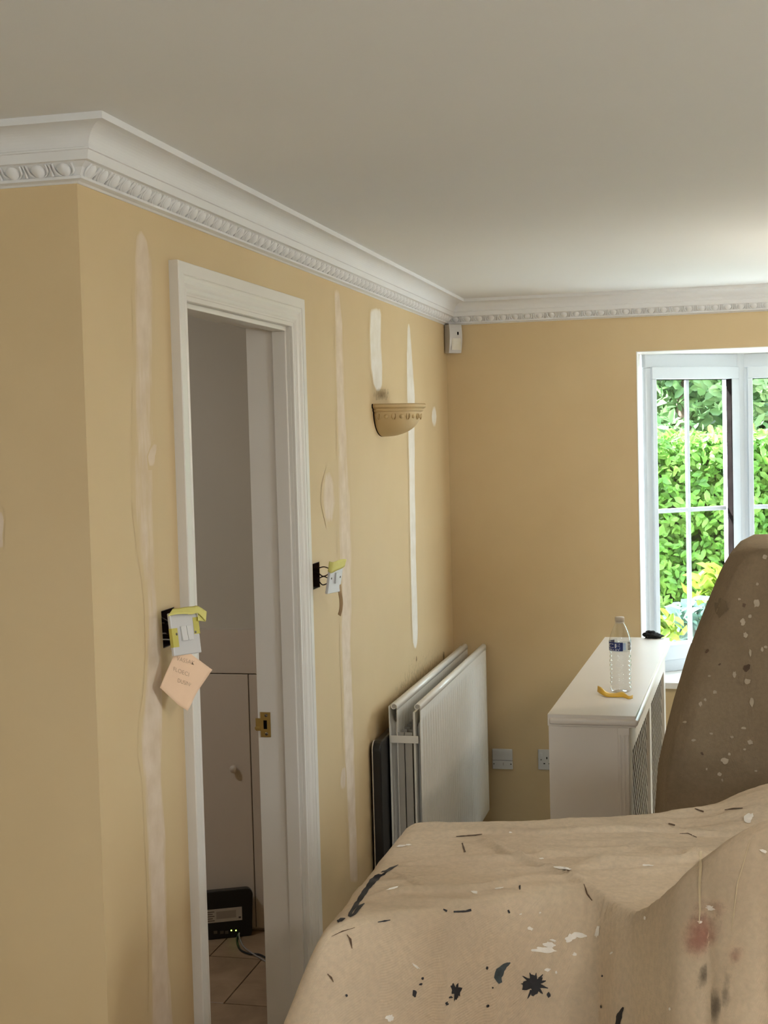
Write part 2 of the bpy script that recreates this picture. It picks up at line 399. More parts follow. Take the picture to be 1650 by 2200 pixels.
def eggs(parent, origin, along, out, n, pitch=.05):
    along, out = Vector(along), Vector(out)
    for i in range(n):
        p = Vector(origin)+along*(pitch*(i+.5))
        def place(nm, me, q):
            M = Matrix(((along.x, out.x, 0, q.x), (along.y, out.y, 0, q.y), (0, 0, 1, CEIL), (0, 0, 0, 1)))
            link(nm, me, M_plaster, parent, True, M)
        place('egg', E_, p); place('egg_surround', H_, p)
        if i < n-1: place('dart', D_, p+along*pitch/2)
eggs(c_stub, (0.012, YC, 0), (-1, 0, 0), (0, -1, 0), 14)
eggs(c_left, (0, YC-.012, 0), (0, 1, 0), (1, 0, 0), 69)
eggs(c_far, (.02, YB, 0), (1, 0, 0), (0, -1, 0), 30)

# ---------------------------------------------------------------- door frame
AP = [(0, 0), (0, .020), (.0015, .022), (.026, .022), (.0275, .0195), (.0295, .0205), (.036, .0195), (.043, .0150), (.047, .0150), (.053, .0165), (.059, .0140), (.063, .0105), (.066, .0105), (.0675, .0085), (.0760, .0085), (.0775, .007), (.0775, 0)]
OL, OR, OT = 2.730, 3.638, 2.062
door = struct(bxo('door_1', (-.12, 0, DL-.03, DL, 0, DT+.03), M_white))
bxo('door_lining', (-.12, 0, DR, DR+.03, 0, DT+.03), M_white, door)
bxo('door_lining', (-.12, 0, DL, DR, DT, DT+.03), M_white, door)
for d in ((-.044, -.008, DL, DL+.012, 0, DT-.012), (-.044, -.008, DR-.012, DR, 0, DT-.012), (-.044, -.008, DL, DR, DT-.012, DT)):
    bxo('door_stop', d, M_white, door, .0015)
def arch(fa, fb):
    bm = bmesh.new(); A = [bm.verts.new(fa(w, h)) for w, h in AP]; B = [bm.verts.new(fb(w, h)) for w, h in AP]; n = len(A)
    for k in range(n): bm.faces.new((A[k], A[(k+1) % n], B[(k+1) % n], B[k]))
    bm.faces.new(A); bm.faces.new(B[::-1]); mk('architrave', bm, M_white, door)
arch(lambda w, h: (h, OL+w, 0), lambda w, h: (h, OL+w, OT-w))
arch(lambda w, h: (h, OR-w, 0), lambda w, h: (h, OR-w, OT-w))
arch(lambda w, h: (h, OL+w, OT-w), lambda w, h: (h, OR-w, OT-w))
# strike plate on the far jamb
sp = ony(569, 1557, DR-.002); sx, sz = sp.x, sp.z
pl = empty('strike_plate', (sx, DR, sz), 'brass strike plate screwed to the white door jamb', 'strike plate')
bm = cells([sx-.026, sx-.018, sx-.012, sx-.004, sx+.006, sx+.016], [DR-.002, DR], [sz-.034, sz-.017, sz-.012, sz+.012, sz+.017, sz+.034],
    lambda x, y, z: (x > sx-.012 or abs(z-sz) < .017) and not (sx-.004 < x < sx+.006 and abs(z-sz) < .012))
mk('plate', bm, M_brass, pl)
bxo('keep_recess', (sx-.005, sx+.007, DR-.0012, DR, sz-.013, sz+.013), M_dark, pl)
bxo('latch_lip', (sx-.028, sx-.014, DR-.005, DR-.002, sz-.014, sz-.006), M_brass, pl, .001)
for dz in (-.025, .025):
    bm = bmesh.new(); lathe(bm, [(.0001, 0), (.0042, 0), (.0042, .0012), (.0001, .0012)], 12)
    bmesh.ops.rotate(bm, verts=bm.verts, matrix=Matrix.Rotation(math.pi/2, 3, 'X')); bmesh.ops.translate(bm, verts=bm.verts, vec=(sx+.004, DR-.002, sz+dz)); mk('screw', bm, M_screw, pl, True)

# ---------------------------------------------------------------- hall beyond the door
HY = 4.50
struct(bxo('wall_hall_end', (-2.6, -.12, HY+.02, HY+.14, 0, CEIL), M_hallwall))
struct(bxo('wall_hall_near', (-2.6, -1.8, YC, YC+.1, 0, CEIL), M_hallwall))
struct(bxo('wall_hall_side', (-2.7, -2.6, YC+.1, HY+.14, 0, CEIL), M_hallwall))
hf = struct(bxo('floor_hall', (-2.6, -.0, YC+.1, HY+.02, -.15, -.004), M_grout))
tw = .36; y0 = ony(483, 2155, 4).y; y0 = onz(483, 2155, 0).y; x0 = onz(483, 2155, 0).x
bmt = bmesh.new(); box(bmt, 0, tw-.004, 0, tw-.004, -.02, 0); bev(bmt, .0015, 1); tme = bpy.data.meshes.new('floor_tile'); bmt.to_mesh(tme); bmt.free()
for j in range(-4, 2):
    for i in range(-7, 2):
        X = x0+i*tw+(tw/2 if j % 2 else 0); Y = y0+j*tw
        if X+tw > -.02 or X < -2.55 or Y < YC+.1 or Y+tw > HY+.02: 
            xa, xb, ya, yb = max(X, -2.59), min(X+tw-.004, -.02 if DL < Y+tw/2 < DR else -.125), max(Y, YC+.102), min(Y+tw-.004, HY+.015)
            if xb-xa > .02 and yb-ya > .02: bxo('floor_tile', (xa, xb, ya, yb, -.02, 0), M_tile, hf)
            continue
        link('floor_tile', tme, M_tile, hf, False, Matrix.Translation((X, Y, 0)))
z1, z2 = ony(500, 1352, HY).z, ony(500, 1446, HY).z
xg = ony(548.5, 1850, HY).x
cup = empty('hall_cupboard', (-.8, HY, 0), 'built-in off-white hall cupboard with a round knob behind the doorway', 'cupboard')
bxo('body', (-1.6, -.13, HY+.002, HY+.02, 0, z1), M_cup, cup)
bxo('top_rail', (-1.6, -.13, HY-.014, HY+.002, z2+.002, z1), M_cup, cup)
cd = bxo('cupboard_door', (xg-.42, xg-.002, HY-.014, HY+.002, .012, z2-.002), M_cup, cup, .001)
bxo('side_stile', (xg+.002, -.13, HY-.014, HY+.002, .012, z2-.002), M_cup, cup, .001)
kp = ony(505, 1650, HY-.014); bm = bmesh.new()
lathe(bm, [(.0001, .026), (.010, .025), (.0135, .019), (.012, .012), (.006, .008), (.006, 0)], 20)
bmesh.ops.rotate(bm, verts=bm.verts, matrix=Matrix.Rotation(math.pi/2, 3, 'X')); bmesh.ops.translate(bm, verts=bm.verts, vec=kp); mk('knob', bm, M_cup, cd, True)
# router
ra, rb = onz(440, 2021, 0), onz(546, 2010, 0); ra = rb+(ra-rb)*1.35; ru = (rb-ra).normalized(); rw = (rb-ra).length; rh = .165
MR = frame_M(ra, ru, (0, 0, 1))        # local x along front, y up, z towards the room
rt = empty('internet_router', ra, 'black internet router with green lights standing on the hall floor', 'router')
bm = bmesh.new(); pts = []
for cx, cy, a0 in ((rw-.018, .012, -math.pi/2), (rw-.022, rh-.022, 0), (.022, rh-.022, math.pi/2), (.018, .012, math.pi)):
    rr = .022 if cy > .1 else .012
    pts += [(cx+rr*math.cos(a0+k*math.pi/10), cy+rr*math.sin(a0+k*math.pi/10)) for k in range(6)]
f = bm.faces.new([bm.verts.new((x, y, 0)) for x, y in pts]); ex = bmesh.ops.extrude_face_region(bm, geom=[f])
bmesh.ops.translate(bm, verts=[v for v in ex['geom'] if isinstance(v, bmesh.types.BMVert)], vec=(0, 0, -.028)); bev(bm, .003, 2)
mk('casing', bm, M_black, rt, False, M=MR)
# sticker, ports and lights located on the casing's front
def rloc(px, py):
    n = MR.to_3x3() @ Vector((0, 0, 1)); r = ray(px, py); t = (ra-EYE).dot(n)/r.dot(n); return MR.inverted() @ (EYE+r*t)
s0, s1 = rloc(444, 1962), rloc(520, 1962); sh = .046
st = bxo('sticker', (s0.x-.03, s1.x, s1.y-sh/2, s1.y+sh/2, 0, .0006), M_label, rt, M=MR)
for k in range(5): bxo('printed_line', (s0.x-.02, s0.x+.026-(k % 2)*.006, s1.y+.014-k*.0075-.0013, s1.y+.014-k*.0075+.0013, .0006, .0009), M_print, st, M=MR)
bxo('printed_mark', (s1.x-.012, s1.x-.004, s1.y-.016, s1.y-.010, .0006, .0009), M_print, st, M=MR)
bxo('printed_block', (s0.x+.032, s1.x-.02, s1.y-.012, s1.y+.014, .0006, .0008), vary('grey_print', srgb(160, 150, 138), .7), st, M=MR)
for px in (463, 477, 487):
    q = rloc(px, 2003); bxo('port', (q.x-.006, q.x+.006, q.y-.005, q.y+.005, 0, .0012), M_screw, rt, M=MR)
for px in (497, 507):
    q = rloc(px, 1999); bm = bmesh.new(); lathe(bm, [(.0001, .002), (.0017, .0015), (.0022, 0)], 10); bmesh.ops.translate(bm, verts=bm.verts, vec=q); mk('status_light', bm, M_led, rt, True, M=MR)
def cable(name, pts, r, mat, label):
    bm = bmesh.new(); tube(bm, spline(pts, 8), r, 8); return tag(mk(name, bm, mat, None, True), label, 'cable')
q = MR @ (rloc(512, 2006)+Vector((0, 0, .002)))
fl = lambda px, py, h: onz(px, py, h)
cable('power_cable', [q, q+Vector((.005, -.03, -.012)), fl(516, 2040, .004), fl(535, 2049, .0045), fl(560, 2052, .0045), fl(600, 2075, .0045)], .0036, M_black, 'black power cable running from the router across the hall tiles')
q2 = q+Vector((.004, -.001, .004))
cable('network_cable', [q2, q2+Vector((.008, -.022, -.008)), fl(524, 2034, .008), fl(542, 2048, .008), fl(562, 2060, .004), fl(604, 2085, .004)], .0026, M_gwire, 'pale grey network cable curving beside the black power cable in the hall')

# ---------------------------------------------------------------- filler patches and marks on the walls
PN = [0]
def patch(name, rows, mat, parent, conv, nrm, op=None, nx=8, step=10.0, soft=False):
    PN[0] += 1; off = .0003+.00008*PN[0]
    bm = bmesh.new(); lay = bm.verts.layers.float.new('feather'); fine = []
    for (a, l0, r0), (b, l1, r1) in zip(rows, rows[1:]):
        k = max(1, int(abs(b-a)/step))
        for i in range(k): t = i/k; fine.append((a+(b-a)*t, l0+(l1-l0)*t, r0+(r1-r0)*t))
    fine.append(rows[-1]); n = len(fine); G = []
    for i, (py, l, r) in enumerate(fine):
        w = (r-l); l -= w*.22; r += w*.22; row = []
        for k in range(nx+1):
            u = k/nx; v = bm.verts.new(conv(l+(r-l)*u, py)+Vector(nrm)*off)
            e = min(u, 1-u)/.30; ev = min(i, n-1-i)/2.0
            a = min(1, e)*min(1, ev) * (lerpt(op, py) if op else 1.0)
            if soft: a = math.sin(math.pi*u)*math.sin(math.pi*i/(n-1))*(lerpt(op, py) if op else 1.0)
            v[lay] = a if 0 < k < nx and 0 < i < n-1 else -.6
            row.append(v)
        G.append(row)
    for q, w in zip(G, G[1:]):
        for k in range(nx): bm.faces.new((q[k], q[k+1], w[k+1], w[k]))
    return mk(name, bm, mat, parent, True)
wl = lambda px, py: onx(px, py, 0)
P1 = [(486, 297, 303), (520, 293, 315), (560, 291, 324), (640, 290, 326), (700, 292, 325), (800, 292, 325), (900, 290, 325), (960, 292, 333), (1000, 290, 330), (1100, 292, 330), (1180, 300, 332), (1250, 310, 336), (1310, 315, 340), (1400, 318, 345), (1480, 315, 348), (1550, 306, 346), (1620, 304, 345), (1680, 312, 345), (1800, 318, 354), (1900, 322, 355), (2000, 325, 357), (2100, 327, 362), (2230, 326, 372)]
patch('filler_patch', P1, M_fill, wall_left, wl, (1, 0, 0), [(480, .8), (700, .8), (900, .52), (1300, .5), (1450, .8), (2230, .85)])
patch('filler_patch', [(945, 330, 340), (980, 318, 332), (1010, 320, 330)], M_fill, wall_left, wl, (1, 0, 0), None)
P2 = [(612, 718, 727), (700, 721, 735), (800, 722, 738), (900, 725, 742), (1000, 727, 747), (1100, 728, 752), (1200, 730, 755), (1300, 735, 755), (1380, 733, 752), (1500, 738, 757), (1600, 740, 760), (1700, 745, 762), (1800, 750, 766), (1905, 752, 768)]
patch('filler_patch', P2, M_fill, wall_left, wl, (1, 0, 0), [(600, .8), (1000, .6), (1300, .7), (1900, .85)])
patch('filler_patch', [(1640, 736, 741), (1670, 732, 742), (1705, 731, 741)], M_fill, wall_left, wl, (1, 0, 0))
patch('filler_patch', [(650, 802, 814), (665, 796, 818), (740, 795, 817), (790, 798, 820), (825, 803, 820), (852, 809, 815)], M_fillw, wall_left, wl, (1, 0, 0))
patch('filler_patch', [(686, 876, 879), (760, 874, 884), (850, 875, 890), (1000, 879, 890), (1200, 882, 893), (1350, 886, 897), (1380, 887, 896), (1402, 890, 893)], M_fillw, wall_left, wl, (1, 0, 0), [(680, 1), (1400, 1)])
patch('filler_patch', [(864, 930, 934), (895, 927, 938), (926, 930, 935)], M_fillw, wall_left, wl, (1, 0, 0), [(860, .75), (930, .75)])
patch('filler_patch', [(1003, 702, 708), (1040, 695, 716), (1080, 694, 719), (1132, 702, 712)], M_fill, wall_left, wl, (1, 0, 0), [(1000, .75), (1140, .6)])
patch('filler_patch', [(1090, -8, 4), (1120, -8, 8), (1150, -10, 5), (1175, -8, 7), (1182, -8, 2)], M_fill, wall_stub, lambda px, py: ony(px, py, YC), (0, -1, 0))
soot = [([(1375, 905, 940), (1420, 880, 965), (1480, 850, 920), (1540, 820, 850), (1600, 812, 838)], .46), ([(1395, 951, 955), (1425, 950, 954)], .9), ([(1405, 893, 895), (1425, 893, 895)], .9), ([(828, 808, 832), (845, 802, 836), (866, 800, 832)], .7)]
for rows, o in soot: patch('soot_mark', rows, M_soot, wall_left, wl, (1.3, 0, 0), [(0, o), (2200, o)], 10, 6, True)

# ---------------------------------------------------------------- switches pulled out of the wall
def wallbox(nm, r, label):
    e = empty(nm, (-.04, (r[0]+r[1])/2, r[2]), label, 'wall box')
    y0, y1, z0, z1 = r; t = .0015
    bm = cells([-.0445, -.043, -.001], [y0+.0005, y0+t, y1-t, y1-.0005], [z0+.0005, z0+t, z1-t, z1-.0005], lambda x, y, z: x < -.043 or y < y0+t or y > y1-t or z < z0+t or z > z1-t)
    mk('metal_box', bm, M_metbox, e)
    return e
e = wallbox('switch_back_box', SW1, 'dark recessed switch box in the wall left of the door frame')
for k, dz in enumerate((.012, .024, .045)):
    bm = bmesh.new(); tube(bm, spline([(-.042, SW1[0]+.012, SW1[2]+dz), (-.012, SW1[0]+.02+.004*k, SW1[2]+dz+.004), (-.006, SW1[1]-.012, SW1[2]+dz-.002)], 6), .0016, 6); mk('wire', bm, M_gwire if k < 2 else M_wire, e, True)
bm = bmesh.new(); tube(bm, spline([(-.042, SW1[1]-.015, SW1[3]-.012), (-.015, SW1[1]-.03, SW1[3]-.02), (-.002, SW1[1]-.01, SW1[3]-.035)], 6), .0022, 6); mk('wire', bm, M_wire, e, True)
e2 = wallbox('switch_back_box', SW2, 'dark recessed switch box with wires right of the door frame')
def switch(root, M, gang):
    bxo('plate', (-.043, .043, -.043, .043, 0, .008), M_plate, root, .002, M=M)
    for k in range(gang):
        w = .0165; c = (k-(gang-1)/2)*w*1.08
        bm = bmesh.new(); box(bm, c-w/2, c+w/2, -.0145, .0145, .006, .011)
        for v in bm.verts:
            if v.co.z > .01 and v.co.y < 0: v.co.z += .0025
        mk('rocker', bm, M_plate, root, M=M)
    for s in (-1, 1):
        bm = bmesh.new(); lathe(bm, [(.0001, .009), (.0028, .0088), (.0030, .0078)], 12); bmesh.ops.translate(bm, verts=bm.verts, vec=(s*.030, 0, 0)); mk('screw', bm, M_screw, root, True, M=M)
# left switch: hangs forward from the tape, turned a little towards the camera
nm_ = Vector((math.cos(.30), -math.sin(.30), .16)).normalized(); ux = Vector((math.sin(.30), math.cos(.30), 0)); uy = nm_.cross(ux)
uy = (uy*math.cos(.06)+ux*math.sin(.06)*1.0).normalized(); ux = uy.cross(nm_)
c1 = onx(393, 1361, .042); M1 = frame_M(c1, ux, uy)
sw = empty('light_switch', c1, 'white two-gang light switch taped up left of the door frame with a note below', 'light switch')
switch(sw, M1, 2)
for s, y0_, y1_ in ((-1, -.026, .012), (1, -.004, .030)):
    bxo('tape_patch', (s*.0435-.0005 if s > 0 else -.0437, s*.0435+.0005 if s > 0 else -.0425, y0_, y1_, .001, .0088), M_tapetr, sw, M=M1)
    bxo('tape_patch', (min(s*.0435, s*.026), max(s*.0435, s*.026), y0_, y1_, .0081, .0086), M_tapetr, sw, M=M1)
for k, (a, b) in enumerate((((-.004, .02), (.0, .03)), ((.012, -.01), (.006, .012)), ((.01, .0), (-.01, -.006)))):
    bm = bmesh.new(); p0 = Vector((-.035, SW1[1]-.02, 1.31+b[0])); p3 = M1 @ Vector((a[0], b[0], -.001)); tube(bm, spline([p0, p0.lerp(p3, .5)+Vector((.004, 0, b[1]*.4)), p3], 6), .0016, 6); mk('wire', bm, M_wire, sw, True)
def strip(name, pts, mat, parent=None, thick=.0006, sub=4, subd=True):
    """ribbon through pairs of points (left, right)"""
    L = spline([p[0] for p in pts], sub); R = spline([p[1] for p in pts], sub); bm = bmesh.new()
    rows = [[bm.verts.new(a.lerp(b, k/4)) for k in range(5)] for a, b in zip(L, R)]
    for q, w in zip(rows, rows[1:]):
        for k in range(4): bm.faces.new((q[k], q[k+1], w[k+1], w[k]))
    o = mk(name, bm, mat, parent, True); m = o.modifiers.new('thickness', 'SOLIDIFY'); m.thickness = thick; m.offset = 0; return o
# masking tape over its top
def on1(px, py, dz=.010):
    n = nm_; r = ray(px, py); p = c1+n*dz; return EYE+r*((p-EYE).dot(n)/r.dot(n))
tp = [(on1(360, 1324, .017), on1(371, 1308, .006)), (on1(378, 1320, .018), on1(384, 1306.5, .006)), (on1(396, 1319, .018), on1(400, 1304, .006)), (on1(412, 1320, .018), on1(415, 1302.5, .007)), (on1(426, 1318, .017), on1(425, 1302, .009)), (on1(442, 1335, .014), on1(444, 1314, .012))]
tag(strip('masking_tape', tp, M_tapey), 'strip of yellow masking tape across the top of the left switch', 'tape')
tp = [(on1(425, 1317, .0125), on1(443, 1314, .0115)), (on1(425, 1325, .0125), on1(443, 1324, .0115)), (on1(425, 1333.5, .012), on1(442, 1335.5, .011))]
tag(strip('tape_end', tp, M_tapey), 'folded yellow tape end hanging at the right of the left switch', 'tape')
# paper note
NQ = {'t': (385, 1386), 'r': (456, 1439), 'b': (396, 1527), 'l': (338, 1477)}
nn = (nm_*.9+Vector((.25, -.55, .0))).normalized()
def onn(px, py, o=0.0):
    r = ray(px, py); p = c1+Vector((.012, 0, -.035)); q = EYE+r*((p-EYE).dot(nn)/r.dot(nn)); return q+nn*o
T_, R_, B_, L_ = [onn(*NQ[k]) for k in 'trbl']
bm = bmesh.new(); N = 14; G = []
for i in range(N+1):
    row = []
    for j in range(N+1):
        u, v = i/N, j/N; p = (T_*(1-u)+R_*u)*(1-v)+(L_*(1-u)+B_*u)*v
        bend = .010*(v*v)*(1-u)*1.0+.006*S((u-.72)/.28)*S((v-.5)/.5)*2-.004*math.sin(math.pi*u)*math.sin(math.pi*v)
        row.append(bm.verts.new(p+nn*bend))
    G.append(row)
for i in range(N):
    for j in range(N): bm.faces.new((G[i][j], G[i+1][j], G[i+1][j+1], G[i][j+1]))
note = tag(mk('paper_note', bm, M_note, None, True), 'small peach paper note with faint handwriting hanging below the left switch', 'note')
m = note.modifiers.new('thickness', 'SOLIDIFY'); m.thickness = .0003
def note_pt(px, py):
    q = onn(px, py); 
    # bend as the sheet
    e1, e2 = R_-T_, L_-T_; d = q-T_; a, b, c = e1.dot(e1), e1.dot(e2), e2.dot(e2); d1, d2 = d.dot(e1), d.dot(e2); det = a*c-b*b
    u, v = (d1*c-d2*b)/det, (d2*a-d1*b)/det
    return q+nn*(.010*v*v*(1-u)+.006*S((u-.72)/.28)*S((v-.5)/.5)*2-.004*math.sin(math.pi*u)*math.sin(math.pi*v)+.0006)
for s, a, b, h in (('VASSAK', (380, 1415), (418, 1425), 11), ('FLOECI', (372, 1437), (408, 1450), 10.5), ('DUSING', (382, 1462), (416, 1473), 10.5)):
    me = text_mesh(s, 1.0, -.022, .15); xs = [v.co.x for v in me.vertices]; w = max(xs)-min(xs); xm = min(xs)
    for v in me.vertices:
        t = (v.co.x-xm)/w; px = a[0]+(b[0]-a[0])*t; py = a[1]+(b[1]-a[1])*t-v.co.y*h*1.25
        v.co = note_pt(px, py)
    link('handwriting', me, M_ink, note)
# right switch, dangling on its wires
c2 = onx(716, 1240, .062); n2 = Vector((.82, -.30, -.45)).normalized(); u2 = Vector((.34, .94, -.02)); v2 = n2.cross(u2).normalized(); M2 = frame_M(c2, v2.cross(n2), v2)
def on2(px, py, dz=.009):
    r = ray(px, py); p = c2+n2*dz; return EYE+r*((p-EYE).dot(n2)/r.dot(n2))
sw2 = empty('light_switch', c2, 'white light switch dangling on brown wires right of the door frame', 'light switch')
c2v = frame_M(c2, Vector((.14, .985, -.03)), Vector((.17, .03, 1.0))); M2 = c2v
switch(sw2, M2, 1)
for k, (py, dy, dz) in enumerate(((1222, .0, .022), (1231, .004, .014), (1244, .0, -.004), (1248, .006, -.012))):
    p0 = Vector((-.005, SW2[1]-.012, onx(688, py-2, 0).z)); p3 = M2 @ Vector((-.020, dz, -.001)); md = p0.lerp(p3, .5)
    bm = bmesh.new(); tube(bm, spline([p0-Vector((.03, 0, 0)), p0, md+Vector((.0, .004*(-1)**k, (-.010 if k in (1, 3) else .006))), p3], 7), .0017, 6); mk('wire', bm, M_wire, sw2, True)
Q = lambda x, y, z: M2 @ Vector((x, y, z))
tp = [(Q(-.0455, .020, .001), Q(-.0455, .047, .001)), (Q(-.0450, .016, .011), Q(-.042, .0470, .012)), (Q(-.015, .022, .014), Q(-.012, .0500, .012)), (Q(.02, .026, .014), Q(.022, .0515, .012)), (Q(.040, .030, .013), Q(.046, .050, .013))]
tag(strip('masking_tape', tp, M_tapey), 'yellow masking tape stuck over the top of the dangling right switch', 'tape')
tp = [(on2(727, 1258), on2(733, 1255)), (on2(726, 1268, .012), on2(735, 1276, .014)), (on2(729, 1290, .010), on2(737, 1293, .010)), (on2(729, 1306, .004), on2(735.5, 1311, .004)), (on2(726, 1320, -.002), on2(732, 1324, -.002))]
tag(strip('paper_strip', tp, M_card), 'curled brown paper strip hanging under the dangling right switch', 'paper strip')

# ---------------------------------------------------------------- wall sconce (plaster half bowl uplighter)
def sconce(name, C, rotz, label):
    e = empty(name, C, label, 'wall sconce', 'half-bowl plaster wall sconces'); Mx = Matrix.Translation(C) @ Matrix.Rotation(rotz, 4, 'Z')
    prof = [(.142, .108), (.1455, .104), (.1455, .097), (.1415, .093), (.136, .091), (.137, .087), (.135, .083), (.129, .081)]
    prof += [(.129*math.cos(a)**.85 if a < 1.5 else .004, .081-.081*math.sin(a)) for a in [math.pi/2*k/14 for k in range(1, 15)]]
    bm = bmesh.new(); lathe(bm, prof, 36, -math.pi/2, math.pi/2); o = mk('bowl', bm, M_sconce, e, 'auto', M=Mx)
    md = o.modifiers.new('thickness', 'SOLIDIFY'); md.thickness = .006; md.offset = 1 if False else -1
    bm = bmesh.new(); back = [(r, z) for r, z in prof]
    vs = [bm.verts.new((-.003, -r, z)) for r, z in back]+[bm.verts.new((-.003, r, z)) for r, z in back[::-1]]
    f = bm.faces.new(vs); ex = bmesh.ops.extrude_face_region(bm, geom=[f]); bmesh.ops.translate(bm, verts=[v for v in ex['geom'] if isinstance(v, bmesh.types.BMVert)], vec=(.004, 0, 0))
    mk('back_edge', bm, M_dark, e, M=Mx)
    # relief band: alternate leaf and roundel
    bmr = bmesh.new(); lathe(bmr, [(.0001, .005), (.005, .0045), (.0075, .002), (.008, -.001)], 12); mer = bpy.data.meshes.new('roundel'); bmr.to_mesh(mer); bmr.free()
    bml = bmesh.new()
    for s in (-1, 1): tube(bml, [(s*.002, -.011, 0), (s*.0065, -.003, .002), (s*.006, .006, .002), (s*.0015, .011, 0)], [.0015, .003, .003, .0012], 6)
    mel = bpy.data.meshes.new('leaf_relief'); bml.to_mesh(mel); bml.free()
    for k in range(15):
        t = -math.pi/2+math.pi*(k+.5)/15; rr = .126; n = Vector((math.cos(t), math.sin(t), -.28)); p = Vector((rr*math.cos(t), rr*math.sin(t), .066))
        link('roundel' if k % 2 else 'leaf_relief', mer if k % 2 else mel, M_sconce, e, True, Mx @ frame_M(p, Vector((-math.sin(t), math.cos(t), 0)), Vector((0, 0, 1))-n*0.0) )
    return e
sconce('wall_sconce', (.003, 4.592, 1.689), 0, 'tan half-bowl plaster wall sconce on the door wall')

# ---------------------------------------------------------------- alarm sensor in the corner
pz = 2.030; e = empty('alarm_sensor', (.03, 5.73, pz), 'white alarm motion sensor fixed across the wall corner below the cornice', 'alarm sensor')
Ms = frame_M((.0235+.001, YB-.0235-.001, pz), (.7071, .7071, 0), (0, 0, 1))  # local z = towards room
bm = bmesh.new(); h = .118; rows = []
for k in range(9):
    v = k/8; z = v*h; d = .034+.010*math.sin(math.pi*(.15+.85*(1-v)))**1.0
    row = []
    for j in range(9):
        u = -1+2*j/8; row.append(bm.verts.new((u*.031, z, d-.005*u*u)))
    rows.append([bm.verts.new((-.031, z, 0))]+row+[bm.verts.new((.031, z, 0))])
for q, w in zip(rows, rows[1:]):
    n = len(q)
    for k in range(n): bm.faces.new((q[k], q[(k+1) % n], w[(k+1) % n], w[k]))
bm.faces.new(rows[0]); bm.faces.new(rows[-1][::-1]); mk('housing', bm, M_plate, e, 'auto', M=Ms)
bm = bmesh.new(); rows = []
for k in range(7):
    v = k/6; row = []
    for j in range(9):
        u = -1+2*j/8; row.append(bm.verts.new((u*.023, .012+v*.048, .0445+.006*math.sin(math.pi*v)*(1-u*u)-.004*u*u)))
    rows.append(row)
for q, w in zip(rows, rows[1:]):
    for k in range(8): bm.faces.new((q[k], q[k+1], w[k+1], w[k]))
mk('lens', bm, vary('sensor_lens', srgb(224, 220, 208), .15, .01), e, True, M=Ms)
bxo('indicator_window', (.003, .0085, .074, .086, .040, .0462), M_dark, e, M=Ms)

# ---------------------------------------------------------------- radiator
RY0, RY1, RZ0, RZ1 = 4.385, 5.700, .112, .822
rad = empty('radiator', (.09, RY0, RZ0), 'cream double-panel steel radiator with fluted front on the door wall', 'radiator')
def panel(name, X, sgn):
    bm = bmesh.new(); n = int((RY1-RY0)/.0405); ny = n*8; G = []
    zr = [RZ0, RZ0+.012, RZ0+.05, RZ0+.062, RZ0+.075]+[RZ0+.075+(RZ1-.075-RZ0-.075)*k/6 for k in range(1, 6)]+[RZ1-.085, RZ1-.072, RZ1-.060, RZ1-.045, RZ1-.018, RZ1-.010]
    for z in zr:
        row = []
        for j in range(ny+1):
            y = RY0+(RY1-RY0)*j/ny; ph = (j % 8)/8; fl = (1, 1, .55, 0, 0, 0, .55, 1)[j % 8]
            mask = S((z-RZ0-.045)/.03)*S((RZ1-.052-z)/.028); edge = S(min(y-RY0, RY1-y)/.02); end = S((z-RZ0)/.014)
            row.append(bm.verts.new((X+sgn*(.011*(.35+.65*end)-.016*fl*mask*edge+.001), y, z)))
        G.append(row)
    for q, w in zip(G, G[1:]):
        for k in range(ny): bm.faces.new((q[k], q[k+1], w[k+1], w[k]))
    o = mk(name, bm, M_rad, rad, True); m = o.modifiers.new('thickness', 'SOLIDIFY'); m.thickness = .003; m.offset = 0
    return o
def rolled(X, sgn):
    bm = bmesh.new(); pr = [(X, RZ1-.022)]
    for k in range(17):
        a = math.pi-(math.pi*1.75)*k/16; r = .0105-.0035*k/16
        pr.append((X-sgn*.0105*0+(-sgn)*(.0105+math.cos(a)*r*1.0)*1.0, RZ1-.0115+math.sin(a)*r))
    A = [bm.verts.new((x, RY0-.001, z)) for x, z in pr]; B = [bm.verts.new((x, RY1+.001, z)) for x, z in pr]
    for k in range(len(A)-1): bm.faces.new((A[k], A[k+1], B[k+1], B[k]))
    o = mk('rolled_top_edge', bm, M_rad, rad, True); m = o.modifiers.new('thickness', 'SOLIDIFY'); m.thickness = .0025; m.offset = 0
    bm = bmesh.new(); tube(bm, [(X-sgn*.0105, RY0+.002, RZ1-.0115), (X-sgn*.0105, RY0+.006, RZ1-.0115)], .008, 12); mk('edge_core', bm, M_radin, rad)
panel('front_panel', .138, 1); rolled(.151, 1)
panel('rear_panel', .058, -1); rolled(.073, 1)
for X in (.124, .130): pass
bxo('front_panel_back', (.124, .1315, RY0+.004, RY1-.004, RZ0+.01, RZ1-.03), M_rad, rad, .002)
panel('rear_panel_inner', .0605, 1)
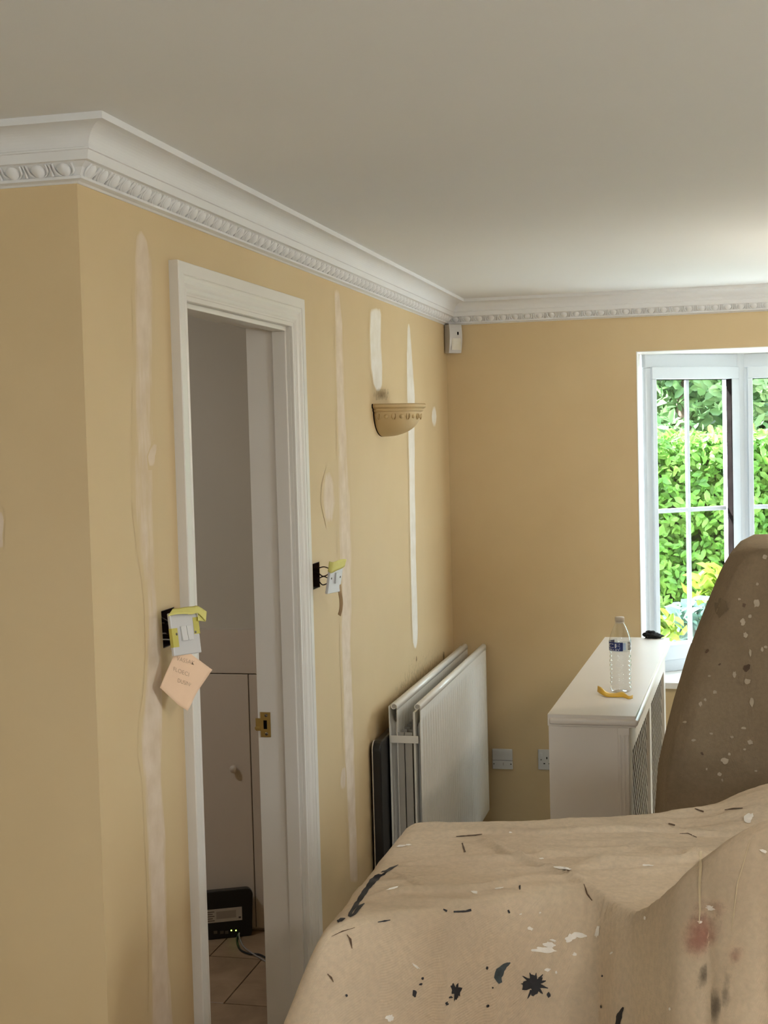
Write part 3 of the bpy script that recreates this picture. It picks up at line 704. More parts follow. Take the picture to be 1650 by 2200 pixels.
# convector fins between the panels
bm = bmesh.new(); box(bm, 0, .018, 0, .0016, 0, .50); fme = bpy.data.meshes.new('convector_fin'); bm.to_mesh(fme); bm.free()
for k in range(31):
    for x in (.0665, .0975): link('convector_fin', fme, M_radin, rad, False, Matrix.Translation((x+.010 if x < .08 else x+.006, RY0+.045+k*.0405, RZ0+.115)))
for x0_, x1_ in ((.0675, .0915), (.0945, .1185)): bxo('end_plate', (x0_, x1_, RY0+.010, RY0+.014, RZ0+.02, RZ1-.098), M_radin, rad, .001)
bxo('end_strap', (.050, .142, RY0-.0035, RY0-.0010, RZ1-.130, RZ1-.106), M_rad, rad, .0008)
for y in (RY0+.2, RY1-.2): bxo('wall_bracket', (.001, .050, y-.02, y+.02, RZ0+.06, RZ1-.12), M_rad, rad)
for y in (RY0+.05, RY1-.05):
    bm = bmesh.new(); tube(bm, [(.093, y, 0), (.093, y, RZ0+.02)], .0075, 10); mk('pipe', bm, M_rad, rad, True)
# black tray behind it
bm = bmesh.new(); pts = []
ty0, ty1, tz = 4.283, 4.55, .715
for cy, cz, a0 in ((ty1-.02, .02, -math.pi/2), (ty1-.03, tz-.03, 0), (ty0+.03, tz-.03, math.pi/2), (ty0+.02, .02, math.pi)):
    rr = .03 if cz > .1 else .02; pts += [(cy+rr*math.cos(a0+k*math.pi/10), cz+rr*math.sin(a0+k*math.pi/10)) for k in range(6)]
f = bm.faces.new([bm.verts.new((.012, y, z)) for y, z in pts]); ex = bmesh.ops.extrude_face_region(bm, geom=[f]); bmesh.ops.translate(bm, verts=[v for v in ex['geom'] if isinstance(v, bmesh.types.BMVert)], vec=(.028, 0, 0)); bev(bm, .004, 2)
e = empty('black_tray', (.025, ty0, 0), 'thin black round-cornered tray standing against the wall behind the radiator', 'tray')
mk('body', bm, M_black, e)
bm = bmesh.new(); tube(bm, [(.012, ty0, .03), (.012, ty0, tz-.03)]+[(.012, ty0+.03-.03*math.cos(k*math.pi/10), tz-.03+.03*math.sin(k*math.pi/10)) for k in range(1, 6)], .0022, 6); mk('pale_edge', bm, M_cap, e, True)

# ---------------------------------------------------------------- sockets on the far wall
p0 = ony(1080, 1630, YB); e = empty('telephone_socket', (p0.x, YB, p0.z-.043), 'square white telephone socket with two screws beside the radiator', 'telephone socket')
Mp = frame_M((p0.x, YB, p0.z), (1, 0, 0), (0, 0, 1))
bxo('plate', (-.043, .043, -.005, .043, 0, .011), M_plate, e, .003, M=Mp); bxo('lower_cover', (-.043, .043, -.043, -.0058, 0, .0105), M_plate, e, .0028, M=Mp)
for s in (-1, 1):
    bm = bmesh.new(); lathe(bm, [(.0001, .0116), (.0028, .0112), (.003, .0095)], 12); bmesh.ops.translate(bm, verts=bm.verts, vec=(s*.036, -.020, 0)); mk('screw', bm, M_screw, e, True, M=Mp)
bxo('jack_slot', (.003, .0045, -.026, -.014, .010, .0108), M_screw, e, M=Mp)
p0 = ony(1156.5, 1631, YB); e = empty('power_socket', (p0.x+.073, YB, p0.z-.043), 'white double power socket half hidden behind the cabinet', 'power socket')
Mp = frame_M((p0.x+.073, YB, p0.z), (1, 0, 0), (0, 0, 1)); bxo('plate', (-.073, .073, -.043, .043, 0, .009), M_plate, e, .003, M=Mp)
for c in (-.036, .036):
    bxo('earth_slot', (c-.0022, c+.0022, .003, .012, .008, .0095), M_dark, e, M=Mp)
    for s in (-1, 1): bxo('pin_slot', (c+s*.011-.0034, c+s*.011+.0034, -.018, -.0138, .008, .0095), M_dark, e, M=Mp)
    bxo('rocker', (c*1.65-.005, c*1.65+.005, .014, .028, .008, .0115), M_plate, e, .001, M=Mp)
bm = bmesh.new(); lathe(bm, [(.0001, .0098), (.0028, .0095), (.003, .008)], 12); bmesh.ops.translate(bm, verts=bm.verts, vec=(-.060, 0, 0)); mk('screw', bm, M_screw, e, True, M=Mp)

# ---------------------------------------------------------------- radiator cover cabinet
CZ = .88; ca = math.radians(1.6); CL, CW = 1.545, .250
C0 = onz(1176, 1534, CZ); MC = Matrix.Translation((C0.x, C0.y, 0)) @ Matrix.Rotation(-ca, 4, 'Z')      # local x across, y along
cab = empty('radiator_cover', (C0.x, C0.y, 0), 'cream painted radiator cover cabinet with lattice front by the window', 'cabinet')
bm = bmesh.new(); box(bm, 0, CW, 0, CL, CZ-.034, CZ); bev(bm, .001, 1)
top = mk('top_board', bm, M_cab, cab, M=MC)
bm = bmesh.new(); box(bm, .004, CW+.006, -.005, CL, CZ-.030, CZ-.010); bev(bm, .007, 4); mk('top_moulding', bm, M_cab, cab, 'auto', M=MC)
BX = CW-.018; zt = CZ-.034
bxo('end_panel', (.002, BX-.03, .004, .022, 0, zt), M_cab, cab, .001, M=MC)
bxo('end_panel', (.002, BX-.03, CL-.022, CL-.004, 0, zt), M_cab, cab, .001, M=MC)
bxo('back_panel', (.002, .010, .022, CL-.022, 0, zt), M_cab, cab, M=MC)
for y in (.002, CL-.032):
    bxo('corner_post', (BX-.034, BX, y, y+.030, 0, zt), M_cab, cab, .002, M=MC)
for k in range(3): bxo('reeding', (BX-.031+k*.011, BX-.024+k*.011, -.0005, .003, .02, zt-.02), M_cab, cab, .002, M=MC)
bxo('top_rail', (BX-.018, BX, .032, CL-.032, zt-.085, zt), M_cab, cab, .001, M=MC)
bxo('bottom_rail', (BX-.018, BX, .032, CL-.032, 0, .13), M_cab, cab, .001, M=MC)
st_ = [(.032, .085), (CL/2-.035, CL/2+.035), (CL-.085, CL-.032)]
for a, b in st_: bxo('stile', (BX-.0178, BX-.0002, a, b, .13, zt-.085), M_cab, cab, M=MC)
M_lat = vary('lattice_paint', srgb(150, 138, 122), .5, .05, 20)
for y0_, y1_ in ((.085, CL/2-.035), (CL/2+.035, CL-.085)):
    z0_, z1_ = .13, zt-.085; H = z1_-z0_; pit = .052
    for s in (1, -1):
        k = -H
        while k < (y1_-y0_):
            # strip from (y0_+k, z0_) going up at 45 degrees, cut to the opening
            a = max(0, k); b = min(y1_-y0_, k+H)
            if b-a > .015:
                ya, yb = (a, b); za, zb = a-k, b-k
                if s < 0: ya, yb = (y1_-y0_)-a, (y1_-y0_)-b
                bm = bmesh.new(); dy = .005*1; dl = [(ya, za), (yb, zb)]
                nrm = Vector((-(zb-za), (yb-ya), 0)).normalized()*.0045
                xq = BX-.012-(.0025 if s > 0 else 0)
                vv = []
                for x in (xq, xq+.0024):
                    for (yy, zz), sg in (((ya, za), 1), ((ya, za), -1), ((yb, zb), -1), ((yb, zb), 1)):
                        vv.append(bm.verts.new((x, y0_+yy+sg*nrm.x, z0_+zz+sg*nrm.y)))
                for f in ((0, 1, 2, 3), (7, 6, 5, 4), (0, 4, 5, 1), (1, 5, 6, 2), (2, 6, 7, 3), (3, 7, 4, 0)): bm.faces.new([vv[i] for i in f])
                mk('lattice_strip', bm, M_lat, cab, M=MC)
            k += pit

# ---------------------------------------------------------------- on the cabinet
bp = onz(1334, 1486, CZ); R0 = .0335
e = empty('water_bottle', (bp.x, bp.y, CZ), 'clear ribbed plastic water bottle with blue label on the cabinet', 'bottle')
MB = Matrix.Translation((bp.x, bp.y, CZ))
prof = [(.004, .006), (.016, .004), (.026, .0005), (.031, .004), (R0, .012)]
for k in range(41):
    z = .016+k*.0028; prof.append((R0-.0034*abs(math.sin(math.pi*(z-.016)/.0135))**.7*(1 if z < .126 else 0)-(.0012 if .126 < z else 0), z))
prof += [(R0-.0012, .134), (R0, .137), (R0, .158), (R0-.001, .166), (.030, .176), (.0255, .189), (.0205, .201), (.0150, .211), (.0128, .215), (.0128, .2195)]
bm = bmesh.new(); R = lathe(bm, prof, 40)
for ring in R[4:46]:
    for k, v in enumerate(ring): v.co.z += .0034*math.sin(5*2*math.pi*k/40)*S((v.co.z-.016)/.02)*S((.125-v.co.z)/.02)
bot = mk('bottle_body', bm, M_pet, e, True, M=MB)
bm = bmesh.new(); lathe(bm, [(.0001, .2335), (.0128, .2332), (.0142, .2318), (.0142, .2195), (.0132, .2190), (.0132, .2165), (.0142, .216), (.0142, .2145), (.012, .2140)], 32); mk('cap', bm, M_cap, e, True, M=MB)
def wrap(a0, a1, z0, z1, r, n=14):
    bm = bmesh.new(); G = [[bm.verts.new((r*math.cos(a0+(a1-a0)*k/n), r*math.sin(a0+(a1-a0)*k/n), z)) for k in range(n+1)] for z in (z0, z1)]
    for k in range(n): bm.faces.new((G[0][k], G[0][k+1], G[1][k+1], G[1][k]))
    return bm
AC = math.atan2(-1, (EYE.x-bp.x)/ (bp.y))      # direction from bottle to camera
deg = math.radians
mk('pale_label', wrap(AC-deg(165), AC+deg(120), .128, .170-.008, R0+.0004, 40), clearmat('film_label', (.86, .90, .93, 1), 1.2, .2), e, True, M=MB)
lb = mk('blue_label', wrap(AC-deg(150), AC+deg(14), .131, .158, R0+.0007, 30), M_blue, e, True, M=MB)
mk('label_flash', wrap(AC+deg(14), AC+deg(30), .134, .156, R0+.0008, 6), M_lblue, e, True, M=MB)
for k in range(6): mk('small_print', wrap(AC+deg(42), AC+deg(70-(k % 3)*4), .134+k*.0044, .1363+k*.0044, R0+.0010, 6), M_print, e, True, M=MB)
def label_text(s, h, zc, amin, amax, nm='lettering'):
    me = text_mesh(s, 1.0, .0); xs = [v.co.x for v in me.vertices]; ys = [v.co.y for v in me.vertices]; w = max(xs)-min(xs); hh = max(ys)-min(ys)
    for v in me.vertices:
        a = amin+(amax-amin)*(v.co.x-min(xs))/w; z = zc+h*((v.co.y-min(ys))/hh-.5); v.co = (math.cos(a)*(R0+.0011), math.sin(a)*(R0+.0011), z)
    link(nm, me, M_lettw, lb, M=MB)
label_text('ICE', .0140, .1472, AC-deg(92), AC-deg(1)); label_text('VALLEY', .0050, .1350, AC-deg(78), AC-deg(1))
# ochre strip in front of the bottle
ya = [(1284, 1482, .010), (1292, 1486, .009), (1304, 1490, .004), (1320, 1491, .003), (1338, 1492, .006), (1350, 1496, .003), (1360, 1495, .004)]
pts = []
for px, py, hz in ya:
    p = onz(px, py+6, CZ); w = .034 if 1290 < px < 1350 else .018
    pts.append((Vector((p.x, p.y-w*.5, CZ+hz*.4+.001)), Vector((p.x, p.y+w*.5, CZ+hz*1.7+.003))))
tag(strip('ochre_strip', pts, M_yellow, None, .0012, 5), 'curled ochre yellow strip lying in front of the bottle on the cabinet', 'plastic strip')
# crumpled black lump
bmp = onz(1401, 1371, CZ); bm = bmesh.new(); bmesh.ops.create_icosphere(bm, subdivisions=4, radius=1)
for v in bm.verts:
    d = v.co.normalized(); k = 1+.35*mnoise.noise(d*2.3+Vector((4, 1, 2)))+.22*mnoise.noise(d*5.1)
    sx_ = .030*(1+.35*max(0, d.x)); v.co = Vector((d.x*sx_*k, d.y*.022*k, max(-.3, d.z*(.75-.35*d.x))*.024*k))
zm = min(v.co.z for v in bm.verts)
bmesh.ops.translate(bm, verts=bm.verts, vec=(bmp.x, bmp.y, CZ-zm)); tag(mk('black_cloth', bm, vary('black_cloth', srgb(20, 20, 24), .9, .3, 60, .3, 200), None, True), 'small crumpled black cloth at the window end of the cabinet', 'cloth')

# ---------------------------------------------------------------- bay window
A0 = Vector((.787, 5.993, 0)); B0 = Vector((1.185, 6.300, 0)); X2, XE = 2.50, 2.895
bay = [A0, B0, Vector((X2, 6.300, 0)), Vector((XE, 5.993, 0))]
def slab(bm, poly, z0, z1):
    lo = [bm.verts.new((p.x, p.y, z0)) for p in poly]; hi = [bm.verts.new((p.x, p.y, z1)) for p in poly]; n = len(poly)
    bm.faces.new(lo[::-1]); bm.faces.new(hi)
    for k in range(n): bm.faces.new((lo[k], lo[(k+1) % n], hi[(k+1) % n], hi[k]))
o_ = lambda p, d: p+Vector((0, d, 0))
poly = [Vector((WX0-.05, YB+.21, 0)), o_(A0, .06)+Vector((-.06, 0, 0)), o_(B0, .08), o_(bay[2], .08), o_(bay[3], .06)+Vector((.06, 0, 0)), Vector((WX1+.05, YB+.21, 0))]
bm = bmesh.new(); slab(bm, poly, WZ1, 2.35); struct(mk('ceiling_bay', bm, M_white))
bm = bmesh.new(); slab(bm, [Vector((WX0+.001, YB-.02, 0)), Vector((WX0+.001, YB+.21, 0)), A0, B0, bay[2], bay[3], Vector((WX1-.001, YB+.21, 0)), Vector((WX1-.001, YB-.02, 0))], WZ0-.02, WZ0+.004); struct(mk('window_sill', bm, M_white))
bm = bmesh.new(); slab(bm, poly, -.1, WZ0-.02); struct(mk('wall_bay_base', bm, M_ext))
for nm, xx in (('trim_4', WX0), ('trim_5', WX1)): # painted reveals
    s = 1 if nm == 'trim_4' else -1
    struct(bxo(nm, (min(xx, xx+s*.003), max(xx, xx+s*.003), YB-.002, YB+.214, WZ0, WZ1), M_white))
struct(bxo('trim_6', (WX0+.003, WX1-.003, YB-.002, YB+.214, WZ1-.003, WZ1), M_white))
Z_ST, Z_GT, Z_GB, Z_SB, Z_BAR = 1.948, 1.902, .776, .714, 1.344
def facet(n, P, Q, sashes, fr=.032):
    L = (Q-P).length; u = (Q-P)/L; M = frame_M(P, u, (0, 0, 1)); M = Matrix(((u.x, -u.y*0+0, u.y, P.x), (u.y, 0, -u.x, P.y), (0, 1, 0, 0), (0, 0, 0, 1)))   # local x along, y up, z into the room
    w = struct(bxo('window_%d' % n, (0, L, WZ0+.004, Z_SB-.002, -.035, .035), M_upvc, None, .003, M=M))
    def part(nm, d, mat=M_upvc, b=.003, par=None): return bxo(nm, d, mat, par or w, b, M=M)
    part('frame_head', (0, L, Z_ST+.002, WZ1, -.035, .035))
    edges = [0]+[L*k/sashes for k in range(1, sashes)]+[L]
    for i, x in enumerate(edges):
        part('frame_post', (max(0, x-fr if i else 0), min(L, x+fr if i < len(edges)-1 else L), Z_SB-.002, Z_ST+.002, -.035, .035))
    for a, b in zip(edges, edges[1:]):
        a += fr; b -= fr; a2, b2 = a-.006, b+.006; sw_ = .040
        s = part('sash', (a2, b2, Z_SB-.004, Z_GB, -.02, .048), par=w)
        part('sash_rail', (a2, b2, Z_GT, Z_ST+.006, -.02, .048), par=s)
        part('sash_stile', (a2, a2+.022, Z_GB, Z_GT, -.02, .048), par=s); part('sash_stile', (b2-sw_, b2, Z_GB, Z_GT, -.02, .048), par=s)
        part('dark_strip', (b2-sw_-.003, b2-sw_+.001, Z_GB, Z_GT, .012, .046), M_dark, 0, s)  # matt black strip along the inner return of the stile
        part('dark_strip', (a2+.022, b2-sw_, Z_GT-.002, Z_GT, -.012, .022), M_dark, 0, s)
        gx0, gx1 = a2+.022, b2-sw_-.005
        part('glass_pane', (gx0, gx1, Z_GB, Z_GT-.002, -.002, .002), M_glass, 0, s)
        cx = (gx0+gx1)/2-.006
        part('glazing_bar', (cx-.008, cx+.008, Z_GB, Z_GT-.002, -.006, .008), M_upvc, .002, s)
        for q0, q1 in ((gx0, cx-.008), (cx+.008, gx1)): part('glazing_bar', (q0, q1, Z_BAR-.009, Z_BAR+.009, -.006, .008), M_upvc, .002, s)
    return w
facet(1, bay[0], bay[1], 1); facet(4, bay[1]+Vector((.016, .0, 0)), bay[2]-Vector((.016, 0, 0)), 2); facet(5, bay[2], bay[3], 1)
for q in (bay[1], bay[2]):
    bm = bmesh.new(); tube(bm, [q+Vector((0, .0, WZ0+.004)), q+Vector((0, .0, WZ1))], .046, 20); struct(mk('trim_7' if q is bay[1] else 'trim_8', bm, M_upvc, None, 'auto'))
# curtain track brackets under the bay soffit
for k, px in enumerate((1422, 1549, 1646)):
    bq = onz(px, 766.5, WZ1-.004)
    lab = ('small clear curtain bracket under the soffit nearest the left end of the window', 'small clear curtain bracket under the soffit above the window corner post', 'small clear curtain bracket under the soffit at the right edge of the view')[k]
    e = empty('curtain_bracket', (bq.x, bq.y, WZ1-.004), lab, 'bracket', 'curtain track brackets')
    x, y = bq.x, bq.y
    bxo('base_clip', (x-.022, x+.030, y-.008, y+.008, WZ1-.0075, WZ1-.003), M_screw, e, .001)
    bxo('hook_block', (x-.020, x+.012, y-.012, y+.012, WZ1-.028, WZ1-.0075), M_upvc, e, .003)
    bxo('hook_tongue', (x-.012, x+.004, y-.016, y-.010, WZ1-.034, WZ1-.012), M_lblue, e, .001)

# ---------------------------------------------------------------- garden
struct(bxo('ground_paving', (-6, 12, 6.0, 7.9, -.12, -.06), M_pave)); 
struct(bxo('ground_garden', (-20, 40, 7.9, 40, -.12, -.07), M_lawn))
struct(bxo('ground_side', (XR+.2, 40, -40, 5.99, -.12, -.06), M_pave)); struct(bxo('ground_rear', (-20, XR+.2, -40, YF-.2, -.12, -.06), M_pave))
def leaves(name, n, pos, size, mat, par=None, nb=None, up=.3):
    vs, fs = [], []
    for i in range(n):
        p, out = pos(); s = size*random.uniform(.65, 1.3)
        d = Vector((random.uniform(-1, 1), random.uniform(-.6, .3), random.uniform(-.9, .7))).normalized()
        nr = (out+Vector((random.uniform(-.8, .8), random.uniform(-.8, .8), random.uniform(-.3, .9)))).normalized(); w = d.cross(nr).normalized(); nr = w.cross(d)
        b = len(vs); c = nr*s*.10
        for q in (p, p+d*s*.35+w*s*.24+c, p+d*s*.75+w*s*.20+c, p+d*s-c*.6, p+d*s*.75-w*s*.20+c, p+d*s*.35-w*s*.24+c, p+d*s*.5-c*.2): vs.append(q)
        fs += [(b, b+1, b+6), (b+1, b+2, b+6), (b+2, b+3, b+6), (b+3, b+4, b+6), (b+4, b+5, b+6), (b+5, b, b+6)]
    me = bpy.data.meshes.new(name); me.from_pydata(vs, [], fs); return link(name, me, mat, par, True)
HYF = 8.75
hd = empty('garden_hedge', (1.0, HYF, -.07), 'trimmed bright green broadleaf hedge outside the bay window', 'hedge')
bxo('dark_backing', (-3.0, 5.5, HYF+.28, HYF+.6, -.07, 1.50), M_hollow, hd)  # solid dark box behind the leaves, fills the gaps between them
def hp():
    x = random.uniform(-.7, 3.3) if random.random() < .8 else random.uniform(-3.0, 5.5); t = random.random()
    if t < .84: return Vector((x, HYF+random.uniform(-.06, .30)+.06*mnoise.noise(Vector((x*2.2, 0, 1))), random.uniform(0, 1.66))), Vector((0, -1, .4))
    return Vector((x, HYF+random.uniform(0, .6), 1.60+random.uniform(-.08, .06)+.03*mnoise.noise(Vector((x*3, 3, 0))))), Vector((0, -.4, 1))
o = leaves('hedge_leaves', 34000, hp, .062, M_leaf, hd); o['kind'] = 'stuff'
def tree(x, y, h, r, label, n, mat):
    e = empty('garden_tree', (x, y, -.07), label, 'tree', 'trees beyond the hedge')
    bm = bmesh.new(); tube(bm, [(x, y, -.07), (x+.05, y, h*.4), (x, y+.05, h*.75)], [.14, .10, .04], 8); mk('trunk', bm, M_bark, e, True)
    bl = [(Vector((x+random.uniform(-r, r)*.8, y+random.uniform(-r, r)*.5, h*random.uniform(.28, .95))), r*random.uniform(.35, .6)) for _ in range(16)]
    def tp_():
        c, q = random.choice(bl); d = Vector((random.gauss(0, 1), random.gauss(0, 1)-.3, random.gauss(0, 1))).normalized(); return c+d*q*random.uniform(.6, 1.05), d
    o = leaves('foliage', n, tp_, .11, mat, e); o['kind'] = 'stuff'
tree(.8, 12.2, 2.9, 1.0, 'leafy green garden tree beyond the left end of the hedge', 9000, M_leaf2)
tree(3.6, 12.4, 3.1, 1.0, 'leafy green garden tree beyond the middle of the hedge', 9000, M_leaf2)
tree(6.4, 12.4, 2.9, 1.0, 'leafy green garden tree beyond the right end of the hedge', 3000, M_leaf2)
tree(-2.0, 12.8, 2.9, 1.0, 'leafy green garden tree farthest left beyond the hedge', 3000, M_leaf2)
fh = empty('boundary_trees', (1, 15, -.07), 'dense soft green band of foliage at the garden boundary behind the trees', 'foliage')
bxo('dark_backing', (-5, 8, 15.5, 16, -.07, 2.9), M_hollow, fh)  # plain dark slab closing the foliage band from behind
def fp():
    x = random.uniform(-1.5, 4.5) if random.random() < .7 else random.uniform(-5, 8); return Vector((x, 15.2+random.uniform(-.3, .3)+.4*mnoise.noise(Vector((x*.9, 0, 5))), random.uniform(.4, 3.1))), Vector((0, -1, .4))
o = leaves('foliage', 14000, fp, .13, M_leaf2, fh); o['kind'] = 'stuff'
def shrub(px, py, Y, r, size, n, mat, label):
    c = ony(px, py, Y); e = empty('garden_shrub', (c.x, c.y, -.07), label, 'shrub', 'low shrubs below the window')
    bm = bmesh.new(); tube(bm, [(c.x, c.y, -.07), (c.x, c.y, c.z)], [.012, .006], 6); mk('stem', bm, M_bark, e, True)
    def f():
        d = Vector((random.gauss(0, 1), random.gauss(0, 1)-.3, random.gauss(0, 1))).normalized(); return c+Vector((d.x*r, d.y*r*.7, d.z*r*.8))*random.uniform(.3, 1), d
    o = leaves('foliage', n, f, size, mat, e); o['kind'] = 'stuff'
shrub(1545, 1268, 7.9, .15, .12, 90, M_leaf3, 'yellow-green broadleaf shrub at the lower right of the left pane')
shrub(1500, 1350, 7.35, .20, .09, 200, M_leaf4, 'pale grey-green shrub low in the left pane')
shrub(1425, 1350, 6.95, .09, .07, 90, M_leaf3, 'green shrub low at the left beside the window frame')

# ---------------------------------------------------------------- front dust sheet
FE = [(.0, 2.06), (.30, 2.16), (.42, 2.24), (.60, 2.385), (.76, 2.51), (.86, 2.53), (.93, 2.40), (1.00, 2.26), (1.10, 2.18), (1.25, 2.13), (2.2, 2.05)]
FB = [(.0, 2.90), (.43, 2.93), (.70, 2.99), (.96, 3.08), (1.2, 3.26), (1.5, 3.34), (2.2, 3.36)]
def topz(x, y):
    z = .85+.045*S((x-1.0)/.30)*S((y-2.75)/.4)
    z += .235*S((x-.83)/.38)*S((2.46-y)/.26)
    z += .004*mnoise.noise(Vector((x*7, y*7, 1)))+.0045*mnoise.noise(Vector((x*3+y*9, y*16-x*5, 4)))+.0035*mnoise.noise(Vector((x*8+y*5, y*40-x*9, 7)))+.0012*mnoise.noise(Vector((x*60, y*60, 3)))
    for (ax, ay, bx, by, am, w) in ((.62, 2.80, .88, 2.52, 0.0102, 0.0064), (.50, 2.62, .80, 2.74, 0.0085, 0.0080), (.48, 2.42, .74, 2.56, 0.0102, 0.0072), (.56, 2.86, .98, 2.92, 0.0102, 0.0072), (.92, 2.96, 1.30, 2.86, 0.0119, 0.0080), (.95, 2.80, 1.25, 2.66, 0.0119, 0.0096), (.82, 2.66, 1.12, 2.78, 0.0102, 0.0080), (.44, 2.55, .60, 2.50, 0.0085, 0.0064)):
        ux_, uy_ = bx-ax, by-ay; L2 = ux_*ux_+uy_*uy_; t_ = ((x-ax)*ux_+(y-ay)*uy_)/L2
        if -.1 < t_ < 1.1:
            dd = ((x-ax)*-uy_+(y-ay)*ux_)/math.sqrt(L2)+.012*math.sin(t_*7+ax*20); z += am*math.exp(-(dd/w)**2)*S((t_+.1)/.3)*S((1.1-t_)/.3)
    z += .006*math.exp(-(((y-2.76)+.22*(x-.7)+.03*math.sin(x*9))/.012)**2)*S((x-.55)/.1)
    z += .005*math.exp(-(((y-2.62)-.30*(x-.7))/.010)**2)*S((x-.62)/.08)*S((.95-x)/.1)
    return z
def sp(d, r): # soft ramp
    return r*math.log1p(math.exp(min(40, d/r)))
def hz(x, y):
    z = topz(x, y)
    df = smooth_tab(FE, x, .028)-y
    fold = .020*math.sin(x*27+1.0)*S(df/.25)+.008*math.sin(x*61)*S(df/.25)
    for c, a, w in ((.878, .026, .008), (.915, -.024, .016), (.945, .020, .007), (.62, .010, .010), (.52, -.008, .012), (1.03, -.020, .03), (1.075, .012, .006), (.70, .008, .012), (1.16, .012, .010)): fold += a*math.exp(-((x-c)/w)**2)*S((df+.02)/.10)*S((.42-df)/.3)
    lf = S((.55-x)/.2)
    z -= 3.2*sp(df+fold*.8-.003, .006)
    z -= 2.5*sp(.428-x+.010*math.sin(y*23)*S((.43-x)/.1), .010)
    z -= 6.0*sp(y-smooth_tab(FB, x, .05), .007)
    z -= 2.2*sp(x-1.95, .02)
    return max(z, .004+.01*(mnoise.noise(Vector((x*6, y*6, 2)))+.6))
def nrmz(x, y, e=.004):
    return Vector((-(hz(x+e, y)-hz(x-e, y))/(2*e), -(hz(x, y+e)-hz(x, y-e))/(2*e), 1)).normalized()
bm = bmesh.new(); G = []
xs = [.055+i*.009 for i in range(265)]; ys = [1.62+j*.009 for j in range(228)]
for x in xs: G.append([bm.verts.new((x, y, hz(x, y))) for y in ys])
for i in range(len(xs)-1):
    for j in range(len(ys)-1):
        q = (G[i][j], G[i+1][j], G[i+1][j+1], G[i][j+1])
        if max(v.co.z for v in q) > .03: bm.faces.new(q)
bmesh.ops.delete(bm, geom=[v for v in bm.verts if not v.link_faces], context='VERTS')
ds = empty('dust_sheet', (.9, 2.4, 0), 'paint-splashed canvas dust sheet draped over furniture in the foreground', 'dust sheet')
cl = mk('canvas', bm, M_sheet, ds, True)
def hit(px, py):
    r = ray(px, py); t = 1.7; q = EYE+r*t
    while t < 4.5:
        q = EYE+r*t
        if q.z < hz(q.x, q.y): break
        t += .01
    a, b = t-.01, t
    for _ in range(12):
        m = (a+b)/2; q = EYE+r*m
        if q.z < hz(q.x, q.y): b = m
        else: a = m
    return EYE+r*b
def lay(px, py, o=.0012):
    p = hit(px, py); return p+nrmz(p.x, p.y)*o
rnd = random.Random(3)
def blob(name, cx, cy, rx, ry, mat, rag=.3, rot=0, n=22, parent=None, layf=lay):
    bm = bmesh.new(); c = bm.verts.new(layf(cx, cy)); sd = rnd.random()*99; inner, ring = [], []
    for k in range(n):
        a = 2*math.pi*k/n; q = 1+rag*(mnoise.noise(Vector((math.cos(a)*1.7, math.sin(a)*1.7, sd)))*1.3+(rnd.random()-.5)*.9)
        dx, dy = rx*q*math.cos(a), ry*q*math.sin(a); X = dx*math.cos(rot)-dy*math.sin(rot); Y = dx*math.sin(rot)+dy*math.cos(rot)
        ring.append(bm.verts.new(layf(cx+X, cy+Y))); inner.append(bm.verts.new(layf(cx+X*.5, cy+Y*.5)))
    for k in range(n):
        bm.faces.new((c, inner[k], inner[(k+1) % n])); bm.faces.new((inner[k], ring[k], ring[(k+1) % n], inner[(k+1) % n]))
    return mk(name, bm, mat, parent, True)
def streak(name, pts, mat, parent, layf=lay, jit=.25):
    """pts: (px, py, half width px)"""
    fine = []
    for (a, b, w), (c, d, v) in zip(pts, pts[1:]):
        k = max(2, int(math.hypot(c-a, d-b)/5))
        for i in range(k): t = i/k; fine.append((a+(c-a)*t, b+(d-b)*t, (w+(v-w)*t)*(1+jit*(rnd.random()-.5)*2)))
    fine.append(pts[-1]); bm = bmesh.new(); rows = []
    for i, (x, y, w) in enumerate(fine):
        x2, y2, _ = fine[min(i+1, len(fine)-1)]; x1, y1, _ = fine[max(i-1, 0)]; L = math.hypot(x2-x1, y2-y1) or 1; nx, ny = -(y2-y1)/L, (x2-x1)/L
        rows.append([bm.verts.new(layf(x+nx*w*s, y+ny*w*s)) for s in (-1, 0, 1)])
    for q, w in zip(rows, rows[1:]):
        for k in range(2): bm.faces.new((q[k], q[k+1], w[k+1], w[k]))
    return mk(name, bm, mat, parent, True)
